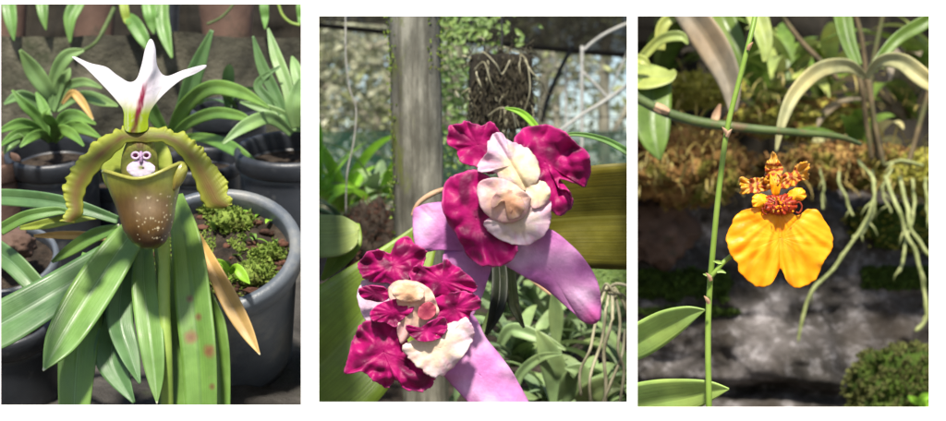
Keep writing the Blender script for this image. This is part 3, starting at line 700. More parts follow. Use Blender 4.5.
petal([(144, 127), (158, 128), (172, 130), (188, 136), (199, 146), (208, 156), (217, 168), (225, 180), (229, 193), (233, 204)], [(144, 143), (154, 142), (165, 143), (177, 152), (186, 163), (193, 176), (198, 190), (202, 201), (209, 208), (224, 208)], 4.1, .98)
# column and hood inside
def c_col(x, y, u, v):
    n = noise.noise(Vector((x*.4, y*.4, 3)))
    return mix(mix(G(166, 170, 76), G(130, 104, 56), sm(-.1, .7, n*.6+.8*math.exp(-((x-140)/6)**2)*(1-sm(140, 160, y)))), G(140, 112, 66), .5*sm(158, 182, y))
mb = MB(); disc(mb, [(127, 142), (122, 158), (122, 176), (130, 188), (148, 190), (157, 180), (158, 162), (155, 148), (149, 137), (139, 132), (131, 135)], (140, 160), .9775, cup=.3, col=c_col, dome=0, ruf=.03); mb.build('throat', M['petal'], FL, None, .001)
# staminode
def c_st(x, y, u, v):
    c = mix(G(214, 190, 222), G(238, 226, 242), sm(160, 174, y)); c = mix(c, G(160, 110, 165), math.exp(-((x-141)/2.2)**2)*(1-sm(160, 168, y)))
    c = mix(c, G(140, 150, 50), math.exp(-((x-141)**2/9+(y-167.5)**2/4)))
    return mix(c, G(70, 50, 30), sm(.3, .8, math.exp(-((x-143)**2/2.5+(y-168)**2/1.8))))
mb = MB(); disc(mb, [(134, 161), (129, 164), (126.5, 169), (130, 174), (137, 178), (143, 179), (149, 177), (154, 172), (155, 167), (151, 163), (147, 161), (143, 158), (139, 158)], (141, 168), .971, col=c_st, dome=.16, ruf=.02, nr=16, edge=.01); mb.build('shield', M['cat'], FL)
for ex in (135, 147):
    q = MB(); pts = [P(ex+3.7*math.cos(a)+(.6 if ex < 140 else -.6), 155.5+3.1*math.sin(a), .9695) for a in [i*math.pi/10 for i in range(21)]]
    q.tube(pts, .0008, 8, cap=False); q.c = [G(226, 200, 226)]*len(q.c); q.build('eye_ring', M['petal'], FL)
    q = MB(); disc(q, [(ex+2.4*math.cos(a), 155.5+2.0*math.sin(a)) for a in [i*math.pi/6 for i in range(12)]], (ex, 155.5), .9715, nr=5, nt=30, dome=-.3, col=lambda x, y, u, v: G(120, 36, 88)); q.build('eye_spot', M['petal'], FL)
q = MB(); q.tube(path([(141, 152, .97), (141, 157, .968), (141, 162, .969)], 8), .0011, 8); q.c = [G(200, 165, 205)]*len(q.c); q.build('nose_ridge', M['petal'], FL)
# pouch
prof = [  # y, left x, right x, depth
    (181, 104, 183, 1.0), (184, 105, 181.5, 1.0), (192, 109, 179, 1.0), (205, 115, 176, .98), (218, 119.5, 174.5, .96), (230, 123.5, 171.5, .94), (237, 127.5, 168.5, .92), (243, 132.5, 164.5, .9), (247.3, 139, 159, .86), (248.8, 143.5, 155, .8), (249.4, 149, 150, .8)]
def pouch():
    mb = MB(); n = 140; nv = 110; rows = []; Yc = .985
    def ring(t, inner=0):
        y, l, r, dp = spl(prof, t); xc = (l+r)/2; w = (r-l)/2
        if inner: w = max(.2, w-1.3)
        row = []
        for i in range(n):
            a = 2*math.pi*i/n   # a=pi/2 faces the camera
            ca, sa = math.cos(a), math.sin(a)
            ed = (1-sm(0, .25, t))
            lift = -16*ed*max(0, math.cos(a-.35))**1.7 - 8*ed*max(0, -math.cos(a+.3))**2 + (2.2*ed*max(0, sa)**2) - 4*ed*max(0, -sa)
            fl = 1+.03*ed*ed
            x = xc+w*ca*fl + .6*noise.noise(Vector((ca*2, sa*2, t*3))); Yq = Yc-w/F*dp*.82*sa*(1+.1*ed)
            row.append(P(x, y+lift, Yq))
        return row
    for j in range(nv): rows.append(ring(j/(nv-1)))
    inner = [ring(j/(nv-1), 1) for j in range(0, nv, 4)]
    lip = []
    for i, (a_, b_) in enumerate(zip(rows[0], inner[0])):
        lip.append((a_+b_)/2+Vector((0, 0, .0012)))
    c0 = sum(rows[0], Vector())/n
    rim = MB(); cl = [p+(p-c0).normalized()*.0002 for p in lip]; cl = cl+cl[:1]
    rim.tube(cl, .00135, 8, cap=False); pouch.rim = rim
    rows = inner[::-1]+[lip]+rows
    spots = [(rnd.uniform(136, 177), rnd.uniform(190, 242), rnd.choice((.35, .4, .45, .5, .7))) for _ in range(80)]+[(158, 228, 1.3), (157, 238, 1.0), (151, 218, .8)]
    def col(x, y, u, v):
        n = noise.noise(Vector((x*.09, y*.05, 7))); n2 = noise.noise(Vector((x*.5, y*.08, 1)))
        c = mix(G(140, 134, 58), G(104, 76, 36), sm(184, 206, y+n*10))
        c = mix(c, G(66, 42, 18), sm(222, 243, y+n*8))
        c = mix(c, G(150, 152, 62), .75*sm(166, 177, x+n*6)*(1-sm(205, 235, y)))
        c = mix(c, G(150, 156, 66), 1-sm(180, 188, y))
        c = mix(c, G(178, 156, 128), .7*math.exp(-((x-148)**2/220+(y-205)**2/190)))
        c = mix(c, tuple(q*.7 for q in c), .35*sm(.1, .5, n2))
        for sx, sy, sr in spots:
            d = math.hypot(x-sx, y-sy)
            if d < sr*1.6: c = mix(c, G(232, 218, 180), 1-sm(sr*.6, sr*1.4, d))
        return c
    mb.grid(rows, col, closed=True); 
    return mb
pouch_mb = pouch(); 
po = pouch_mb.build('pouch', M['pouch'], FL, None, 0, subsurf=1)
ear = MB(); disc(ear, [(170, 184), (171, 174), (174, 166), (179, 162), (184, 163), (187, 169), (185, 177), (180, 185), (174, 190)], (178, 175), .9745, cup=.1, dome=.3, ruf=.05, k=3, col=lambda x, y, u, v: mix(G(150, 150, 62), G(128, 112, 52), sm(168, 188, y))); ear.build('rim_lobe', M['pouch'], po, None, .0012)
pouch.rim.c = [G(160, 160, 70)]*len(pouch.rim.c); pouch.rim.build('rolled_rim', M['pouch'], po)

# ================================================================== BAY 2: cattleya, greenhouse
bank('planting_bed', 300, 640, [(1.25, 520), (1.5, 470), (2.0, 400), (2.8, 290), (3.95, 232)], M['soil'], C2, .03, 8, ns=5)
# cattleya plant
CT = thing('cattleya_orchid', 'cattleya orchid with two ruffled magenta and cream flowers and broad leaves', 'orchid', P(470, 480, 1.1))
def cleaf(pts, mt, lb=None, **kw):
    mb = MB(); leaf(mb, pts, nu=13, nv=44, **kw); o = mb.build('leaf', mt, CT, C2, .0012)
    if lb and o: o['label'] = lb
cleaf([(440, 212, 1.16, 8), (415, 250, 1.15, 44), (372, 310, 1.13, 104), (325, 362, 1.11, 130), (250, 430, 1.1, 90)], M['leafC'], 'broad dark green leaf behind the lower flower', fold=.12)
cleaf([(470, 238, 1.18, 30), (520, 224, 1.17, 80), (580, 218, 1.16, 100), (640, 216, 1.15, 106), (700, 214, 1.15, 90)], M['leafO'], 'olive leaf with fine lengthwise veins', fold=.1, roll=.15, wav=.1, seed=2)
cleaf([(300, 236, 1.2, 42), (330, 236, 1.19, 42), (346, 234, 1.18, 36), (356, 232, 1.18, 20), (358, 232, 1.18, 4)], M['leafF'], 'folded leaf tip at the left edge', fold=.1, roll=-.45)
cleaf([(350, 222, 1.21, 20), (346, 240, 1.2, 32), (338, 258, 1.2, 22), (322, 280, 1.2, 4)], M['leafC'], None, fold=.2)
cleaf([(497, 245, 1.15, 12), (500, 280, 1.14, 16), (497, 308, 1.13, 15), (486, 335, 1.13, 3)], M['leafDk'], None, fold=.3)
cleaf([(510, 245, 1.16, 8), (511, 280, 1.16, 11), (514, 305, 1.16, 11), (524, 328, 1.16, 2)], M['leafDk'], None, fold=.3)
cleaf([(545, 140, 1.2, 2), (575, 134, 1.2, 4), (605, 140, 1.19, 6), (628, 152, 1.18, 7), (640, 160, 1.18, 7)], M['leafP1'], None, fold=.3)
cleaf([(505, 108, 1.2, 2), (520, 112, 1.2, 6), (532, 122, 1.19, 7), (545, 140, 1.18, 5)], M['leafBright'], None, fold=.3)
for pts in ([(412, 216, 1.14), (418, 204, 1.14), (430, 195, 1.14), (446, 189, 1.15), (470, 186, 1.15)], ):
    mb = MB(); mb.tube(path(pts), [.0012+.0009*math.sin(i/23*3.14) for i in range(24)], 8); mb.build('dry_sheath', M['bract'], CT, C2)
for pts in ([(455, 300, 1.09), (470, 360, 1.1), (475, 430, 1.1), (470, 480, 1.1)], [(500, 220, 1.16), (499, 290, 1.17), (480, 350, 1.17), (472, 480, 1.1)]):
    mb = MB(); mb.tube(path(pts), .003, 8); mb.build('flower_stalk', M['stemD'], CT, C2)

MG = G(170, 0, 100, .9); MGd = G(112, 0, 66, .9); MGl = G(218, 40, 142, .92); PK = G(220, 156, 208, .9); PKd = G(194, 114, 184, .9); PKl = G(234, 196, 232, .95)
CR = G(232, 210, 184, .85); PE = G(238, 196, 172, .88); WH = G(238, 216, 226, .86); YE = G(238, 220, 178, .88)
def cmag(seed):
    def f(x, y, u, v):
        n = noise.noise(Vector((x*.07, y*.07, seed))); n2 = noise.noise(Vector((x*.3, y*.3, seed)))
        c = mix(MG, MGd, sm(-.1, .45, n)); c = mix(c, MGl, sm(.1, .6, -n+.2*n2)*.35)
        return mix(c, G(224, 90, 165), .5*sm(.93, 1, v))
    return f
def cpink(seed, tipmag=None):
    def f(x, y, u, v):
        n = noise.noise(Vector((x*.03, y*.03, seed))); c = mix(PK, PKd, sm(-.3, .5, n)); c = mix(c, PKl, sm(0, .5, -n))
        c = mix(c, PKd, .5*sm(.75, 1, v))
        if tipmag: c = mix(c, G(206, 70, 150), .7*math.exp(-((x-tipmag[0])**2+(y-tipmag[1])**2)/120))
        return c
    return f
def ccream(a, b, cc, rad, seed=0):
    def f(x, y, u, v):
        d = math.hypot(x-cc[0], y-cc[1])/rad; n = noise.noise(Vector((x*.12, y*.12, seed)))
        an = math.atan2(y-cc[1], x-cc[0]); st = noise.noise(Vector((math.cos(an)*7, math.sin(an)*7, d*.8+seed)))
        c = mix(a, b, sm(.3, 1.1, d+n*.5)); c = mix(c, G(232, 170, 190, .9), .45*sm(.1, .5, st)*sm(.2, .8, d))
        return mix(c, G(215, 130, 175, .9), .3*sm(.9, 1.15, d+n*.3))
    return f
def flower(cx, cy, Y, parts):
    f = bpy.data.objects.new('flower', None); C.objects.link(f); f.parent = CT; f['_org'] = tuple(P(cx, cy, Y)); f.location = Vector(f['_org'])-Vector(CT['_org']); f.empty_display_size = .01
    for nm, ol, cc, dY, kw in parts:
        kw = dict(kw); chan = kw.pop('chan', 0)
        if nm == 'ruffled_petal': ol = [(cc[0]+(x-cc[0])*1.08, cc[1]+(y-cc[1])*1.08) for x, y in ol]
        th = kw.pop('thick', .0009); mb = MB(); disc(mb, ol, cc, Y+dY, nr=kw.pop('nr', 22), nt=kw.pop('nt', 200), chan=chan, **kw); mb.build(nm, M['cat'], f, C2, th)
    return f
Y2 = 1.03
flower(500, 195, Y2, [
    ('sepal', [(413, 214), (420, 206), (432, 203), (448, 203), (470, 212), (490, 230), (480, 250), (466, 251), (440, 250), (417, 249)], (446, 230), .02, dict(col=cpink(1), cup=.06, ruf=.05, k=4, dome=.06)),
    ('sepal', [(446, 250), (470, 243), (495, 250), (490, 272), (482, 296), (470, 318), (455, 300), (444, 270)], (468, 272), .022, dict(col=cpink(2), cup=.06, ruf=.05, k=4, dome=.06)),
    ('sepal', [(500, 258), (520, 238), (546, 228), (570, 244), (588, 264), (599, 287), (601, 313), (596, 323), (584, 322), (570, 310), (545, 288), (520, 274)], (550, 270), .012, dict(col=cpink(3, (592, 318)), dome=.035, cup=.05, ruf=.04, k=4, slope=(-.1, .15))),
    ('ruffled_petal', [(452, 128), (460, 125), (468, 123), (480, 127), (492, 124), (502, 140), (505, 160), (490, 172), (478, 166), (462, 160), (458, 150), (449, 142)], (478, 145), .004, dict(col=cmag(1), ruf=.13, k=5, edge=.03, seed=1)),
    ('ruffled_petal', [(516, 140), (528, 130), (546, 127), (562, 134), (576, 147), (586, 156), (587, 170), (583, 184), (574, 182), (560, 178), (558, 186), (568, 190), (571, 200), (564, 209), (551, 208), (542, 198), (530, 186), (520, 165)], (545, 162), .004, dict(col=cmag(2), ruf=.14, k=6, edge=.025, seed=2)),
    ('ruffled_petal', [(446, 190), (456, 178), (474, 174), (490, 182), (496, 205), (505, 225), (514, 240), (512, 254), (497, 263), (480, 262), (468, 252), (458, 234), (446, 214)], (476, 218), -.002, dict(col=cmag(3), ruf=.11, k=5, edge=.02, seed=3)),
    ('lip', [(484, 222), (500, 215), (528, 208), (548, 200), (551, 215), (546, 233), (530, 244), (512, 244), (494, 236)], (520, 226), -.006, dict(col=ccream(CR, WH, (515, 218), 26), ruf=.1, k=4, edge=.02, seed=5, dome=.1)),
    ('lip_lobe', [(486, 150), (490, 138), (500, 133), (508, 140), (520, 145), (532, 152), (538, 168), (536, 184), (522, 192), (505, 186), (495, 172), (480, 172), (478, 164)], (512, 165), -.004, dict(col=ccream(YE, G(238, 210, 228), (520, 172), 28), ruf=.11, k=4, edge=.035, seed=6, dome=.15, chan=1)),
    ('lip_lobe', [(528, 186), (538, 180), (548, 186), (550, 196), (542, 206), (532, 208), (525, 198)], (538, 195), -.008, dict(col=ccream(YE, G(240, 210, 200), (538, 192), 14), ruf=.14, k=3, edge=.03, seed=7, dome=.2)),
    ('column', [(478, 184), (490, 178), (506, 180), (520, 188), (530, 198), (526, 214), (512, 222), (496, 220), (484, 212), (478, 198)], (503, 200), -.012, dict(col=lambda x, y, u, v: mix(ccream(PE, G(240, 205, 205), (508, 202), 27, 3)(x, y, u, v), G(205, 130, 100), .4*math.exp(-(abs(math.hypot(x-512, (y-206)*1.2)-11)/1.6)**2)*sm(500, 490, x)), ruf=.12, k=3, edge=.02, seed=8, dome=.2)),
    ('column', [(492, 208), (493, 197), (501, 190), (512, 191), (521, 198), (524, 208), (519, 217), (508, 219), (512, 210), (508, 203), (501, 201)], (505, 200), -.018, dict(col=ccream(G(240, 180, 140), G(238, 205, 175), (512, 204), 14, 1), ruf=.16, k=4, edge=.03, seed=12, dome=.12)),
])
Y3 = .99
flower(412, 315, Y3, [
    ('sepal', [(430, 345), (450, 322), (472, 315), (486, 338), (502, 358), (518, 382), (535, 425), (500, 440), (475, 410), (455, 388), (440, 370)], (480, 375), .018, dict(col=cpink(6, (452, 402)), dome=.035, cup=.05, ruf=.035, k=4, slope=(0, -.15))),
    ('sepal', [(358, 292), (366, 278), (385, 275), (400, 290), (398, 318), (380, 324), (364, 318)], (378, 300), .016, dict(col=lambda x, y, u, v: mix(PKl, WH, .5), dome=.1, ruf=.1, k=4, edge=.03, seed=2)),
    ('ruffled_petal', [(361, 266), (368, 254), (380, 251), (390, 254), (397, 243), (405, 239), (414, 246), (424, 252), (421, 264), (412, 276), (400, 288), (388, 282), (374, 281), (364, 275)], (392, 266), .006, dict(col=cmag(11), ruf=.16, k=6, edge=.035, seed=4)),
    ('ruffled_petal', [(412, 278), (418, 266), (428, 268), (442, 264), (446, 261), (456, 268), (464, 274), (474, 284), (472, 292), (462, 297), (452, 304), (440, 300), (424, 292)], (442, 281), .004, dict(col=cmag(12), ruf=.17, k=6, edge=.03, seed=5)),
    ('ruffled_petal', [(360, 290), (370, 286), (384, 288), (390, 294), (382, 301), (372, 300), (363, 297)], (376, 294), .0, dict(col=cmag(17), ruf=.2, k=4, edge=.03, seed=15)),
    ('ruffled_petal', [(436, 302), (450, 294), (464, 293), (477, 298), (478, 308), (470, 312), (466, 324), (452, 328), (438, 320)], (455, 309), .002, dict(col=cmag(13), ruf=.18, k=5, edge=.03, seed=6)),
    ('ruffled_petal', [(348, 372), (352, 352), (358, 334), (366, 324), (384, 320), (398, 326), (406, 342), (410, 358), (424, 368), (432, 378), (420, 388), (404, 387), (396, 378), (388, 384), (376, 380), (364, 370)], (384, 352), -.002, dict(col=cmag(14), ruf=.14, k=7, edge=.03, seed=7)),
    ('lip', [(404, 346), (420, 338), (440, 326), (456, 322), (468, 318), (474, 334), (466, 352), (452, 368), (438, 377), (424, 372), (410, 360)], (440, 348), -.006, dict(col=ccream(CR, WH, (430, 340), 40, 4), ruf=.09, k=5, edge=.03, seed=8, dome=.12)),
    ('lip_lobe', [(388, 290), (398, 282), (414, 281), (428, 288), (436, 300), (438, 316), (428, 328), (412, 334), (402, 344), (396, 330), (402, 318), (408, 306), (394, 304)], (416, 306), -.006, dict(col=ccream(PE, G(240, 205, 185), (414, 300), 26, 5), ruf=.14, k=3, edge=.03, seed=9, dome=.15)),
    ('throat', [(420, 306), (430, 302), (436, 308), (434, 316), (426, 320), (418, 316)], (427, 311), -.013, dict(col=lambda x, y, u, v: mix(G(130, 10, 60), G(200, 90, 110), v), ruf=.1, k=3, seed=3)),
    ('ruffled_petal', [(372, 312), (382, 304), (396, 300), (408, 302), (412, 310), (402, 318), (396, 326), (386, 322), (374, 320)], (392, 312), -.01, dict(col=cmag(15), ruf=.18, k=5, edge=.03, seed=10)),
    ('ruffled_petal', [(408, 326), (420, 328), (430, 322), (442, 318), (446, 328), (438, 338), (424, 341), (412, 336)], (426, 331), -.014, dict(col=cmag(16), ruf=.18, k=5, edge=.03, seed=11)),
    ('column', [(392, 290), (402, 284), (416, 285), (424, 292), (420, 300), (406, 302), (396, 298)], (408, 293), -.016, dict(col=ccream(G(242, 190, 150), G(244, 220, 195), (408, 292), 16, 6), dome=.2, ruf=.12, k=3, edge=.03, seed=2)),
])

# post
PT = MB(); rows = []; n = 40
for j in range(90):
    t = j/89; x, y, w = spl([(413, -40, 51), (414, 16, 51.5), (417, 130, 51), (420, 250, 50), (426, 400, 46), (430, 520, 45)], t)
    c = P(x, y, 1.45); r = w/2/F*1.45
    rows.append([c+Vector((math.cos(2*math.pi*i/n), math.sin(2*math.pi*i/n), 0))*r*(1+.03*noise.fractal(Vector((math.cos(2*math.pi*i/n)*2, math.sin(2*math.pi*i/n)*2, t*12)), 1, 2, 3)) for i in range(n)])
PT.grid(rows, closed=True); PT.tube([Vector((0, 0, -1)), Vector((0, 0, -1.001))], 0, 3, False)
PT.v = PT.v[:-6]; PT.uv = PT.uv[:-6]; PT.c = PT.c[:-6]; PT.f = [f for f in PT.f if max(f) < len(PT.v)]
PT.grid([[Vector((p.x, p.y, p.z)) for p in rows[-1]], [Vector((p.x, p.y, 0)) for p in rows[-1]]], closed=True)
post = tag(PT.build('wooden_post', M['pole'], None, C2), 'thick weathered grey post with moss on its left side', 'post')
q = tufts(PT, 900, .003, 4, cond=lambda v: v.x < P(398, 0, 1.45).x or (v.x > P(424, 0, 1.45).x and v.z > P(0, 75, 1.45).z)); q.build('moss', M['moss'], post, C2)

# hanging fern-root block
HB = thing('hanging_root_block', 'dark fern fibre block bristling with pale roots, hanging from a wire', 'planter', P(501, 130, 1.6))
m = lump('b', None, P(501, 92, 1.6), (.034, .03, .05), .0, 1, 1, 5, build=False)
for i, v in enumerate(m.v):
    c = P(501, 92, 1.6); d = v-c; q = []
    e = Vector((d.x/.034, d.y/.03, d.z/.05)); mx = max(abs(e.x), abs(e.y), abs(e.z)); e = e/mx*(.88+.12*mx)
    no = noise.fractal(Vector((e.x*5, e.y*5, e.z*1.3)), 1, 2, 4)
    m.v[i] = c+Vector((e.x*.033*(1+.1*no), e.y*.03*(1+.1*no), e.z*.039*(1+.06*no)))
m.build('fibre_block', M['fibre'], HB, C2)
hr_ = random.Random(2); mb1 = MB(); mb2 = MB()
for i in range(240):
    x = hr_.uniform(470, 532); y = hr_.uniform(54, 128); Yq = 1.6-.031
    pts = [(x, y, Yq)]
    for k in range(4): x += hr_.gauss(0, 2.2); y += hr_.uniform(2, 10); pts.append((x, y, Yq+hr_.uniform(-.006, .003)))
    (mb1 if i % 14 else mb2).tube(path(pts, 9), hr_.uniform(.0003, .0008), 4)
for i in range(60):
    s = hr_.choice((0, 1, 2)); x, y = (hr_.uniform(468, 536), 54) if s == 0 else ((470, hr_.uniform(54, 120)) if s == 1 else (533, hr_.uniform(54, 120)))
    pts = [(x, y, 1.59)]
    for k in range(4): x += hr_.gauss((0, -1, 1)[s]*1.0, 4); y += hr_.gauss((-2, 2, 2)[s], 4); pts.append((x, y, 1.59+hr_.uniform(-.02, .01)))
    (mb1 if i % 5 else mb2).tube(path(pts, 9), hr_.uniform(.0003, .0007), 4)
for pts in ([(478, 60, 1.56), (483, 52, 1.55), (496, 64, 1.55), (502, 74, 1.56), (510, 60, 1.56)], [(474, 70, 1.56), (484, 62, 1.55), (490, 80, 1.55), (496, 92, 1.56)], [(525, 60, 1.56), (532, 72, 1.55), (540, 80, 1.55), (536, 86, 1.56)], [(520, 54, 1.56), (527, 62, 1.55), (530, 90, 1.55), (524, 112, 1.56)], [(488, 116, 1.56), (500, 108, 1.55), (512, 112, 1.55), (516, 128, 1.56)]):
    mb2.tube(path(pts, 20), .0006, 6)
mb1.build('fibre_strands', M['fibreL'], HB, C2); o = mb2.build('pale_roots', M['rootP'], HB, C2)
mb = MB(); mb.tube(path([(500, 56, 1.6), (502, 30, 1.6), (499, -60, 1.6)]), .0012, 6); mb.build('hanging_wire', M['wire'], HB, C2)

# vine on top
def vine(label, pts, n, size, mt, clip, seed, Yj=.06):
    r = random.Random(seed); t = thing('climbing_vine', label, 'vine', P(*pts[-1]))
    mb = MB(); mb.tube(path(pts), .0014, 5); mb.build('stem', M['stemD'], t, clip)
    mb = MB()
    for i in range(n):
        x, y, Y = spl(pts, r.random()); x += r.gauss(0, size*1.6); y += r.gauss(0, size*1.1)
        a = r.uniform(0, 6.28); L = size*r.uniform(.6, 1.3); Y += r.uniform(-Yj, Yj)
        leaf(mb, [(x, y, Y, .5), (x+math.cos(a)*L*.4, y+math.sin(a)*L*.4, Y+r.uniform(-.006, .006), L*.5), (x+math.cos(a)*L, y+math.sin(a)*L, Y+r.uniform(-.012, .012), .4)], nu=3, nv=6, fold=.3)
    o = mb.build('leaves', mt, t, clip); return t
vine('pale leafy vine hanging under the roof beside the wire', [(430, 24, 2.0), (455, 30, 2.0), (480, 26, 2.0), (505, 30, 2.0)], 110, 9, M['leafVine'], C2, 1)
vine('pale leafy vine hanging down behind the grey post', [(446, 14, 2.1), (449, 60, 2.1), (455, 110, 2.1), (452, 165, 2.1)], 230, 8, M['leafVine'], C2, 2)
vine('leafy vine climbing between the post and the hanging root block', [(470, 160, 2.2), (462, 120, 2.2), (468, 80, 2.2), (462, 45, 2.2)], 90, 7, M['leafBed2'], C2, 6)

# greenhouse frame, nets
def pipe(name, pts, r, mt, lb, n=14, cat='pipe', group=None):
    mb = MB(); mb.tube(path(pts, n), r, 8); return tag(mb.build(name, mt, None, C2 if pts[0][2] < 2.8 else None), lb, cat, group)
GF = thing('greenhouse_frame', 'galvanised metal greenhouse frame of upright, braces and curved hoop', 'frame', P(582, 240, 2.45))
for nm, pts, r in (('upright', [(582, 46, 2.45), (582, 150, 2.45), (583, 300, 2.45)], .0055), ('upright', [(566, 64, 2.55), (566, 130, 2.55), (566, 250, 2.55)], .0042), ('brace', [(583, 72, 2.45), (595, 84, 2.45), (607, 97, 2.45)], .0048),
                   ('brace', [(632, 42, 2.5), (620, 68, 2.5), (608, 97, 2.5)], .0025), ('brace', [(580, 70, 2.55), (574, 95, 2.55), (569, 118, 2.55)], .002), ('hoop', [(584, 50, 2.43), (594, 41, 2.43), (610, 31, 2.43), (640, 18, 2.43)], .005), ('rail', [(545, 142, 2.4), (580, 116, 2.4), (606, 100, 2.4), (640, 76, 2.4)], .0055)):
    mb = MB(); mb.tube(path(pts), r*.55, 8); mb.build(nm, M['metal'], GF, C2)
pipe('hanging_rope', [(573, 46, 2.6), (566, 58, 2.6), (558, 74, 2.6), (548, 98, 2.6), (542, 122, 2.6)], .004, M['wire'], 'thick black rope slanting down from the roof net beside the metal frame', cat='rope')
pipe('hanging_string', [(345, -40, 1.7), (345.5, 16, 1.7), (346, 60, 1.7), (350, 90, 1.7), (356, 108, 1.7), (354, 140, 1.7), (347, 175, 1.7), (346, 215, 1.7)], .0009, M['wireW'], 'pale kinked string hanging at the left of the grey post', 30, 'string')
mb = MB()
pts3 = []
for j in range(12):
    row = []
    for i in range(30):
        u, v = i/29, j/11
        sag = .035*math.sin(v*9)+.02*noise.noise(Vector((u*4, v*4, 1)))
        e = P(270+400*u, 22+(52-22)*sm(0, 1, (270+400*u-319)/308) if True else 0, 3.95)
        row.append(Vector((e.x*(1-.0*v), 3.95-v*1.6, e.z+sag*v)))
    pts3.append(row)
mb.grid(pts3); tag(mb.build('shade_net_roof', M['shade']), 'black shade net stretched overhead as a roof above the greenhouse', 'shade net')
def sheet(name, label, x0, x1, y0, y1, Y, mt, amp=.02, kind=None, cat='net'):
    mb = MB(); mb.grid([[P(x0+(x1-x0)*i/29, y0+(y1-y0)*j/19, Y)+Vector((0, amp*noise.noise(Vector((i*.3, j*.3, Y))), 0)) for i in range(30)] for j in range(20)]); return tag(mb.build(name, mt), label, cat)
mb = MB(); mb.tube(path([(200, 13, 3.93), (319, 25, 3.93), (480, 42, 3.93), (627, 55, 3.93), (760, 62, 3.93)]), .008, 6); tag(mb.build('roof_rail', M['wire']), 'dark rail along the far edge of the shade net roof', 'rail')
sheet('net_wall', 'grey fine mesh net forming the back wall of the greenhouse', 200, 760, -60, 225, 4.0, M['netwall'])
sheet('windbreak_net', 'low strip of bright green windbreak net along the back wall', 200, 760, 131, 185, 3.9, M['netgreen'], .01)
for i, (a, b, lb) in enumerate(((62, 73, 'thin black wire crossing the net wall above the green net, highest of three'), (108, 117, 'thin black wire crossing the net wall at mid height'), (127, 134, 'thin black wire along the top of the green net'))):
    mb = MB(); mb.tube(path([(200, a-4, 3.85), (319, a, 3.85), (480, (a+b)/2+4, 3.85), (627, b, 3.85), (760, b, 3.85)]), .0014, 5); tag(mb.build('support_wire', M['wire']), lb, 'wire')

# trees beyond the net
def tree(label, px, Y, h, r, mt, seed, nleaf=3600, ls=.045, cz=.62, trunkr=.045):
    base = Vector(((px-473)/F*Y, Y, 0)); t = thing('tree', label, 'tree', base, 'trees beyond the net')
    rr = random.Random(seed); mb = MB()
    top = base+Vector((rr.uniform(-.1, .1), 0, h*.8)); pts = [base.lerp(top, k/9)+Vector((rr.gauss(0, .02), rr.gauss(0, .02), 0)) for k in range(10)]
    mb.tube(pts, [trunkr*(1-.07*k) for k in range(10)], 8)
    cen = []
    for k in range(16):
        p0 = pts[rr.randrange(3, 10)]; a = rr.uniform(0, 6.28); L = r*rr.uniform(.5, 1)
        e = p0+Vector((math.cos(a)*L, math.sin(a)*L, rr.uniform(-.1, .5)*r)); mb.tube([p0, p0.lerp(e, .5)+Vector((0, 0, .05)), e], [.016, .011, .005], 5); cen.append(e); cen.append(p0.lerp(e, .6))
    mb.build('trunk', M['trunk'], t)
    mb = MB()
    for i in range(nleaf):
        c = rr.choice(cen); v = c+Vector((rr.gauss(0, r*.17), rr.gauss(0, r*.17), rr.gauss(0, r*.17)))
        d = Vector((rr.uniform(-1, 1), rr.uniform(-1, 1), rr.uniform(-1, .4))).normalized(); s = d.cross(Vector((rr.uniform(-1, 1), rr.uniform(-1, 1), rr.uniform(-1, 1)))).normalized()
        L = ls*rr.uniform(.5, 1.4)
        q = [mb.add(v), mb.add(v+d*L*.5+s*L*.24), mb.add(v+d*L), mb.add(v+d*L*.5-s*L*.24)]; mb.f.append(tuple(q))
    mb.build('crown', mt, t)
for a in (('slender pale tree standing at the far left beyond the net', 322, 5.6, 2.6, .55, M['crown2'], 1), ('bushy grey green tree beyond the net, just left of the post', 368, 6.4, 3.0, .8, M['crown1'], 2),
          ('tree beyond the net between the post and the hanging block', 462, 6.0, 2.8, .7, M['crown1'], 3), ('pale tree beyond the net, just right of the hanging block', 548, 6.6, 3.0, .75, M['crown2'], 4),
          ('grey green tree beyond the net behind the metal frame', 600, 5.8, 2.7, .7, M['crown1'], 5), ('dark tree at the back, behind the post', 420, 8.0, 3.4, 1.1, M['crown3'], 6), ('dark tree at the back, behind the metal frame', 560, 8.4, 3.2, 1.2, M['crown3'], 7),
          ('dark tree at the back, at the left of the greenhouse', 330, 8.2, 3.3, 1.1, M['crown3'], 8)):
    tree(*a)

# bed plants left
free_plant('strap_leaf_plant', 'bright green strap leaved plant at the left in front of the green net', P(345, 212, 2.3), [M['leafBright'], M['leafBed2']], 22, .17, .022, C2, elr=(.5, 1.4), droop=1.2, seed=21)
free_plant('strap_leaf_plant', 'strap leaved plant growing against the left side of the post', P(376, 208, 2.15), [M['leafBright'], M['leafBed2'], M['leafBed']], 20, .13, .018, C2, elr=(.5, 1.4), droop=1.4, seed=22)
free_plant('strap_leaf_plant', 'sunlit upright strap leaves at the left edge of the greenhouse', P(322, 190, 2.1), [M['leafBright']], 8, .1, .016, C2, elr=(1.0, 1.5), droop=.6, seed=23)
free_plant('strap_leaf_plant', 'dark leafy plant low in front of the left strap leaves', P(345, 232, 1.9), [M['leafBed'], M['leafBed2']], 18, .1, .016, C2, elr=(.3, 1.2), droop=1.8, seed=24)
src, o = lump('root_mass', M['soil'], P(372, 240, 1.75), (.035, .03, .04), .4, 4, 5, 4, C2); tag(o, 'dark tangled root mass beside the foot of the post', 'root mass')
tufts(src, 900, .006, 3, wf=.08).build('rootlets', M['bark'], o, C2)
